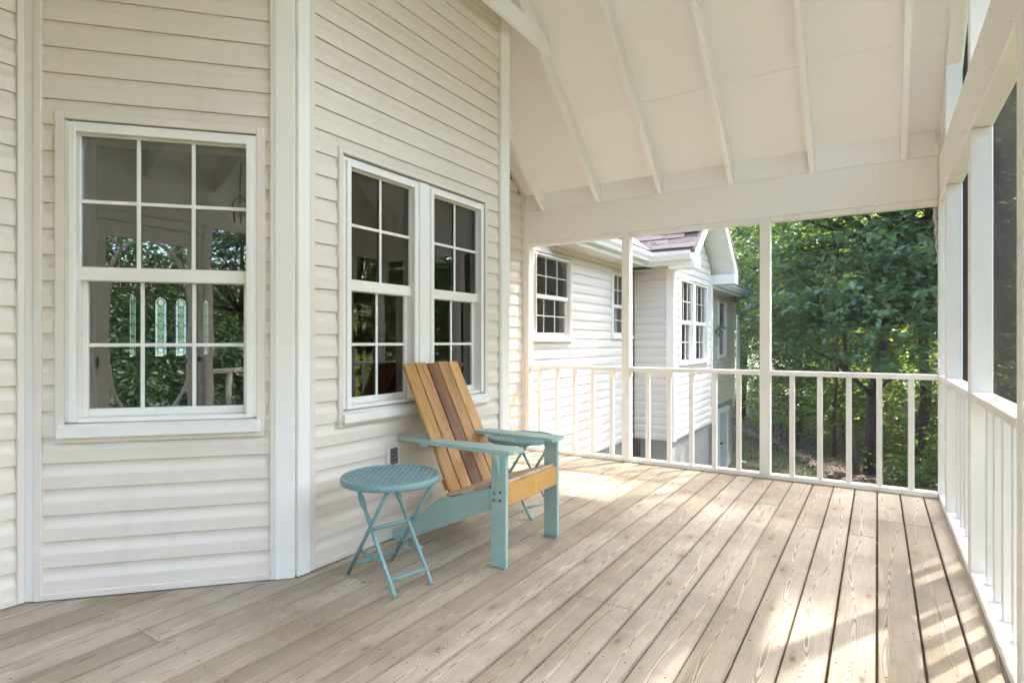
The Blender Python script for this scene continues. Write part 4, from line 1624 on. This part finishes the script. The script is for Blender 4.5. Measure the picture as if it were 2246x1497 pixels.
def cards(name, pos, dirs, nrm, size, shape, mat, parent=None, smooth=False, **kw):
    """one polygon per leaf, laid out with numpy. shape: outline (u along, v across)"""
    n, k = len(pos), len(shape)
    f = dirs / np.linalg.norm(dirs, axis=1, keepdims=True)
    r = np.cross(f, nrm)
    r /= np.linalg.norm(r, axis=1, keepdims=True) + 1e-9
    u = np.cross(r, f)
    sh = np.array(shape)
    V = pos[:, None, :] + size[:, None, None] * (f[:, None, :] * sh[None, :, 0:1] + r[:, None, :] * sh[None, :, 1:2] + u[:, None, :] * (sh[None, :, 2:3] if sh.shape[1] > 2 else 0))
    me = bpy.data.meshes.new(name)
    me.vertices.add(n * k)
    me.vertices.foreach_set('co', V.reshape(-1).astype(np.float32))
    me.loops.add(n * k)
    me.loops.foreach_set('vertex_index', np.arange(n * k, dtype=np.int32))
    me.polygons.add(n)
    me.polygons.foreach_set('loop_start', np.arange(0, n * k, k, dtype=np.int32))
    me.polygons.foreach_set('loop_total', np.full(n, k, dtype=np.int32))
    me.update(calc_edges=True)
    me.materials.append(MAT[mat])
    _done.add(me.name)
    return me


# grass on the bit of lawn that shows
n = 26000
gx = rg.uniform(-4.5, 3.5, n)
gy = rg.uniform(10.5, 20, n)
k = gy < edge(gx) + rg.normal(0, 0.15, n)
k &= ~((gx < -2.5) & (gy < 16))
gx, gy = gx[k], gy[k]
pos = np.stack([gx, gy, gheight(gx, gy)], -1)
dr = np.stack([rg.normal(0, .35, len(gx)), rg.normal(0, .35, len(gx)), np.ones(len(gx))], -1)
me = cards('grass', pos, dr, rg.normal(0, 1, pos.shape), rg.uniform(0.05, 0.12, len(gx)), [(0, -0.06), (0, 0.06), (1, 0)], 'grass')
ob('grass', me, None, label='thin mown grass on the slope below the deck', cat='grass', kind='stuff')
n = 9000
gx = rg.uniform(-6, 5, n)
gy = edge(gx) + rg.uniform(-0.25, 5, n)
pos = np.stack([gx, gy, gheight(gx, gy) + rg.uniform(0.03, 0.07, n)], -1)
me = cards('fallen_leaves', pos, np.stack([rg.normal(0, 1, n), rg.normal(0, 1, n), rg.normal(0, .25, n)], -1), np.stack([rg.normal(0, .4, n), rg.normal(0, .4, n), np.ones(n)], -1), rg.uniform(0.05, 0.11, n), [(0, 0), (.4, -.28), (1, 0), (.4, .28)], 'mulch')
ob('fallen_leaves', me, None, label='brown fallen leaves strewn along the mulch bed edge', cat='leaves', kind='stuff')

# ------------------------------------------------------------ trees
OAK = [(0, 0), (.16, .10), (.22, .30), (.34, .14), (.46, .40), (.58, .16), (.74, .32), (.82, .12), (1, 0), (.82, -.12), (.74, -.32), (.58, -.16), (.46, -.40), (.34, -.14), (.22, -.30), (.16, -.10)]
OVAL = [(0, 0), (.25, .24), (.6, .27), (1, 0), (.6, -.27), (.25, -.24)]


def boughs(rng, crown, nb, flat, per, br):
    """bough centres spread through the crown ellipsoids, flattened layers of leaf clusters on each"""
    cs = []
    w = np.array([c[3] * c[4] * c[5] for c in crown]) ** 0.7
    w /= w.sum()
    while len(cs) < nb:
        c = crown[rng.choice(len(crown), p=w)]
        d = rng.normal(0, 1, 3)
        d /= np.linalg.norm(d)
        r = rng.uniform(0.25, 1.0) ** 0.5
        cs.append((c[0] + d[0] * r * c[3], c[1] + d[1] * r * c[4], c[2] + d[2] * r * c[5]))
    cs = np.array(cs)
    pts = np.repeat(cs, per, 0) + rng.normal(0, 1, (nb * per, 3)) * np.array([br, br, br * flat])
    return cs, pts


def tree(name, label, trunk, crown, nb, per, leaves, lsize, shape, mat, bark, seed, group, trad=0.15, branch=True, flat=0.45, br=0.55, up=0.3):
    rng = np.random.default_rng(seed)
    base = Vector(trunk[0])
    t = thing(name, label, 'tree', (base.x, base.y, base.z), group=group)
    cs, pts = boughs(rng, crown, nb, flat, per, br)
    P = np.repeat(pts, leaves, 0)
    n = len(P)
    c0 = np.array([np.mean([c[0] for c in crown]), np.mean([c[1] for c in crown]), np.mean([c[2] for c in crown])])
    dirs = rng.normal(0, 1, (n, 3)) * np.array([1, 1, 0.45]) + np.array([0, 0, -0.25])
    P = P + dirs / np.linalg.norm(dirs, axis=1, keepdims=True) * rng.uniform(0.0, 0.10, (n, 1)) + rng.normal(0, 0.03, (n, 3))
    nr = rng.normal(0, 0.55, (n, 3)) + np.array([0, 0, 1.0])
    me = cards('crown', P - np.array(base), dirs, nr, rng.uniform(0.7, 1.15, n) * lsize, shape, mat)
    ob('crown', me, None, t)
    mb = MB()
    tp = [Vector(p) - base for p in trunk]
    mb.tube(tp, [trad * (1 - 0.75 * i / (len(tp) - 1)) * (1.25 if i == 0 else 1) for i in range(len(tp))], 10)
    mb.obj('trunk', bark, t)
    if branch:
        mb = MB()
        for c in cs:
            c = Vector(c) - base
            # leave the trunk below the bough
            best = min(tp[1:], key=lambda p: (p - c).length + max(0, p.z - c.z) * 1.5)
            d = (c - best).length
            m1 = best.lerp(c, 0.4) + Vector((rng.normal(0, .1), rng.normal(0, .1), 0.10 * d * rng.uniform(-.3, 1)))
            m2 = best.lerp(c, 0.75) + Vector((rng.normal(0, .1), rng.normal(0, .1), 0.08 * d * rng.uniform(-.3, 1)))
            r0 = min(trad * 0.35, 0.012 + 0.014 * d)
            mb.tube([best, m1, m2, c], [r0, r0 * 0.65, r0 * 0.4, 0.006], 5, cap=False)
        mb.obj('branches', bark, t)
    return t


def gz1(x, y):
    return float(gheight(np.array(x), np.array(y))) + 0.02


def tr(x, y, h, lean=(0, 0), wob=0.15, seed=0, n=6):
    rr = random.Random(seed)
    z = gz1(x, y)
    return [(x + lean[0] * i / (n - 1) + (rr.uniform(-wob, wob) if i else 0), y + lean[1] * i / (n - 1) + (rr.uniform(-wob, wob) if i else 0), z - (0.1 if i == 0 else 0) + h * i / (n - 1)) for i in range(n)]


T1 = 'trees behind the far railing'
tree('oak_tree', 'big dark oak with lobed blue green leaves and the thickest trunk behind the railing', tr(-0.10, 16.4, 9, (0.5, 0.6), 0.12, 1),
     [(-0.6, 15.2, 3.6, 2.6, 2.4, 3.0), (1.5, 15.6, 4.2, 2.6, 2.2, 3.2), (0.2, 14.2, 2.0, 2.2, 1.2, 1.4)], 120, 20, 11, 0.155, OAK, 'leafoak', 'bark', 3, T1, 0.17)
tree('oak_tree', 'leaning oak with dark trunk right of the thickest trunk, by the corner post', tr(0.62, 16.0, 9, (0.9, 0.2), 0.15, 2),
     [(2.2, 16.0, 5.2, 2.6, 2.4, 2.6), (1.2, 14.4, 3.4, 1.6, 1.4, 1.5)], 70, 18, 10, 0.155, OAK, 'leafoak', 'bark', 4, T1, 0.125)
tree('young_tree', 'slim pale trunk left of the thickest oak trunk', tr(-0.42, 15.9, 6.5, (-0.5, 0.3), 0.08, 3),
     [(-1.4, 17.4, 4.2, 1.6, 1.8, 2.2)], 40, 14, 9, 0.12, OVAL, 'leafmid', 'barkpale', 5, T1, 0.07)
tree('young_tree', 'thin sapling left of the pale trunk with sunlit leaves', tr(-1.0, 18.0, 5, (0.2, 0.1), 0.08, 4),
     [(-1.0, 18.0, 2.6, 1.5, 1.5, 1.9)], 34, 14, 8, 0.11, OVAL, 'leafbright', 'bark', 6, T1, 0.045)
tree('evergreen_tree', 'fine leaved dark tree beside the wing gutter and downspout', tr(-2.2, 20.8, 9, (0.1, 0.1), 0.08, 5),
     [(-2.2, 20.4, 3.2, 1.9, 1.9, 4.4)], 120, 20, 10, 0.085, OVAL, 'leafoak', 'bark', 7, T1, 0.11)
tree('broadleaf_tree', 'tall sunlit tree above the wing roof gable', tr(-4.6, 24, 13, (0.2, 0.1), 0.15, 6),
     [(-4.6, 23.5, 7.0, 3.6, 3.0, 5.5)], 130, 18, 9, 0.17, OVAL, 'leafmid', 'bark', 8, T1, 0.18)
tree('broadleaf_tree', 'sunlit yellow green tree glimpsed between the oak trunks', tr(1.6, 23.5, 9, (0.2, 0.1), 0.15, 7),
     [(1.2, 23.0, 2.4, 4.2, 2.2, 3.2), (-1.8, 24.0, 3.0, 3.0, 2.2, 3.6)], 150, 16, 9, 0.15, OVAL, 'leafbright', 'bark', 9, T1, 0.13)
tree('understory_tree', 'low leafy undergrowth tree beside the right corner post', tr(2.0, 17.2, 3.2, (0.2, 0), 0.08, 8),
     [(1.9, 17.0, -0.2, 1.5, 1.4, 1.4)], 40, 14, 8, 0.12, OVAL, 'leafmid', 'bark', 10, T1, 0.04)
tree('understory_tree', 'low bush at the mulch edge below the fine leaved tree', tr(-2.0, 18.8, 2.2, (0.1, 0), 0.05, 9),
     [(-1.9, 18.8, -0.7, 1.4, 1.0, 0.9)], 36, 14, 8, 0.10, OVAL, 'leafmid', 'bark', 11, T1, 0.035)
tree('maple_tree', 'light crowned tree outside the right wall whose leaves dapple the deck', tr(4.2, 11.8, 11, (-0.6, -0.5), 0.12, 12),
     [(3.2, 11.0, 8.6, 1.5, 1.4, 1.2), (2.2, 11.6, 9.2, 1.3, 1.2, 0.9), (4.2, 10.9, 8.0, 1.2, 1.1, 1.2), (3.4, 9.95, 9.0, 1.0, 0.7, 0.9)], 66, 13, 8, 0.13, OVAL, 'leafmid', 'bark', 12, 'woodland around the house', 0.11)
# wider woodland: two base crowns shared by copies
for i, (x, y, zc, rx, rz_, mt, lab) in enumerate([
        (0.9, 19.6, -0.5, 1.7, 1.5, 'leafbright', 'sunlit bush right behind the thickest oak trunk'),
        (-0.9, 21.0, -0.2, 1.8, 1.6, 'leafbright', 'sunlit bush behind the thin sapling'),
        (3.0, 19.6, -0.4, 1.7, 1.7, 'leafbright', 'sunlit bush glimpsed past the corner post'),
        (-2.9, 22.2, -0.2, 1.6, 1.5, 'leafmid', 'shaded bush behind the fine leaved tree'),
        (1.0, 15.0, -1.75, 0.55, 0.45, 'leafmid', 'knee high shrub at the foot of the leaning oak'),
        (1.75, 15.2, -1.5, 0.7, 0.7, 'leafbright', 'small bright shrub lowest beside the corner post'),
        (4.6, 22.5, 0.3, 2.0, 2.2, 'leafbright', 'large sunlit bush far right behind the trees'),
        (-0.2, 25.5, 0.2, 2.4, 2.2, 'leafbright', 'large sunlit bush deep behind the trunks'),
        (-3.2, -7.5, -0.4, 2.2, 1.9, 'leafshade', 'broad bush behind the camera, mirrored low in the screen door'),
        (0.2, -7.8, -0.2, 2.3, 2.0, 'leafshade', 'broad bush behind the camera, mirrored beside the door knob'),
        (3.8, -7.0, -0.3, 2.2, 1.9, 'leafshade', 'broad bush behind the camera on the right'),
        (7.5, 0.5, -0.4, 2.2, 2.0, 'leafbright', 'broad bush outside the right wall beside the camera'),
        (8.0, 6.5, -0.2, 2.3, 2.3, 'leafbright', 'broad bush outside the right wall level with the chair'),
        (9.0, 10.5, -0.2, 2.4, 2.6, 'leafbright', 'broad bush outside the right wall level with the far railing')]):
    tree('bush', lab, tr(x, y, 1.6, (0.1, 0), 0.05, 30 + i), [(x, y, zc, rx, rx * 0.8, rz_)], int(34 * rx), 14, 8, 0.11, OVAL, mt, 'bark', 40 + i, 'bushes under the trees', 0.03, br=0.4)
bgA = tree('woodland_tree', 'x', [(0, 0, 0), (0.1, 0.1, 3), (0.3, 0, 6), (0.2, 0.2, 9), (0.3, 0.1, 13)],
           [(0, 0, 8.0, 4.4, 4.4, 5.6), (0.6, 0.4, 4.0, 3.6, 3.6, 2.6)], 250, 20, 10, 0.155, OVAL, 'leafmid', 'bark', 21, 'woodland around the house', 0.24, br=0.7)
bgB = tree('woodland_tree', 'x', [(0, 0, 0), (-0.1, 0.2, 3), (-0.3, 0.1, 6), (-0.2, 0.2, 9), (0.1, 0.1, 12)],
           [(0, 0, 7.0, 4.0, 4.0, 6.4)], 230, 20, 10, 0.155, OVAL, 'leafbright', 'bark', 22, 'woodland around the house', 0.20, br=0.7)
bgC = tree('woodland_tree', 'x', [(0, 0, 0), (-0.1, 0.2, 3), (0.1, 0.1, 6), (0.2, 0.2, 9), (0.1, 0.1, 12)],
           [(0, 0, 6.0, 3.9, 3.9, 5.6)], 220, 20, 10, 0.13, OVAL, 'leafshade', 'bark', 23, 'woodland around the house', 0.20, br=0.7)
spots = [  # x, y, which, scale, rotation, label
    (-1.2, 31, 0, 1.15, 0.4, 'tall woodland tree deep behind the oak, left of its trunk'),
    (5.5, 29, 1, 1.15, 1.4, 'tall woodland tree deep behind the oak, right of its trunk'),
    (-7.5, 33, 1, 1.2, 2.4, 'tall woodland tree far behind the wing roof'),
    (2.2, 38, 1, 1.3, 3.1, 'farthest woodland tree in line with the oak'),
    (13.5, 24, 0, 1.1, 2.0, 'tall woodland tree outside the right wall, beyond the far corner'),
    (17.0, 13.0, 1, 0.78, 0.9, 'woodland tree outside the right wall, level with the far railing'),
    (16.5, 5.0, 1, 0.75, 2.9, 'woodland tree outside the right wall, level with the chair'),
    (16.5, -3.5, 1, 0.75, 4.0, 'woodland tree outside the right wall, level with the camera'),
    (7.5, -12.5, 2, 0.75, 5.0, 'woodland tree behind the camera to the right'),
    (1.8, -12.0, 2, 0.75, 0.2, 'woodland tree behind the camera, mirrored beside the screen door'),
    (-3.8, -11.5, 2, 0.78, 3.6, 'woodland tree behind the camera, mirrored through the screen door'),
    (-32.0, 9.0, 1, 0.9, 1.9, 'tree in front of the house, beyond the leaded front door'),
    (27.0, 2.0, 0, 0.95, 0.3, 'tree on the far side of the lawn, level with the middle of the porch'),
    (28.0, 10.0, 1, 0.95, 1.2, 'tree on the far side of the lawn, level with the far railing'),
    (26.0, 17.0, 0, 1.0, 2.2, 'tree on the far side of the lawn, beyond the far corner'),
    (26.0, -7.0, 0, 0.95, 3.3, 'tree on the far side of the lawn, behind the camera to the right'),
    (30.0, -1.5, 1, 1.0, 4.4, 'tree deepest across the lawn, level with the camera'),
    (20.0, -16.0, 1, 0.95, 5.1, 'tree across the lawn, in the rear right corner'),
    (11.0, -22.0, 0, 0.95, 0.8, 'tree at the back of the garden, right of the screen door'),
    (-1.0, -22.0, 0, 0.95, 2.7, 'tree at the back of the garden, straight out from the screen door'),
    (21.0, 28.0, 0, 1.1, 1.6, 'tree deep in the woodland beyond the far corner'),
    (12.0, 33.0, 0, 1.1, 3.9, 'tree deep in the woodland right of the oak'),
    (19.0, 22.0, 1, 1.0, 1.1, 'woodland tree far out to the right'),
]
used = {0: False, 1: False, 2: False}
for x, y, w_, s, rz, lab in spots:
    src = (bgA, bgB, bgC)[w_]
    o = src if not used[w_] else copy_tree(src)
    used[w_] = True
    o.location = (x, y, gz1(x, y) - 0.1)
    o.scale = (s, s, s)
    o.rotation_euler = (0, 0, rz)
    o['label'] = lab
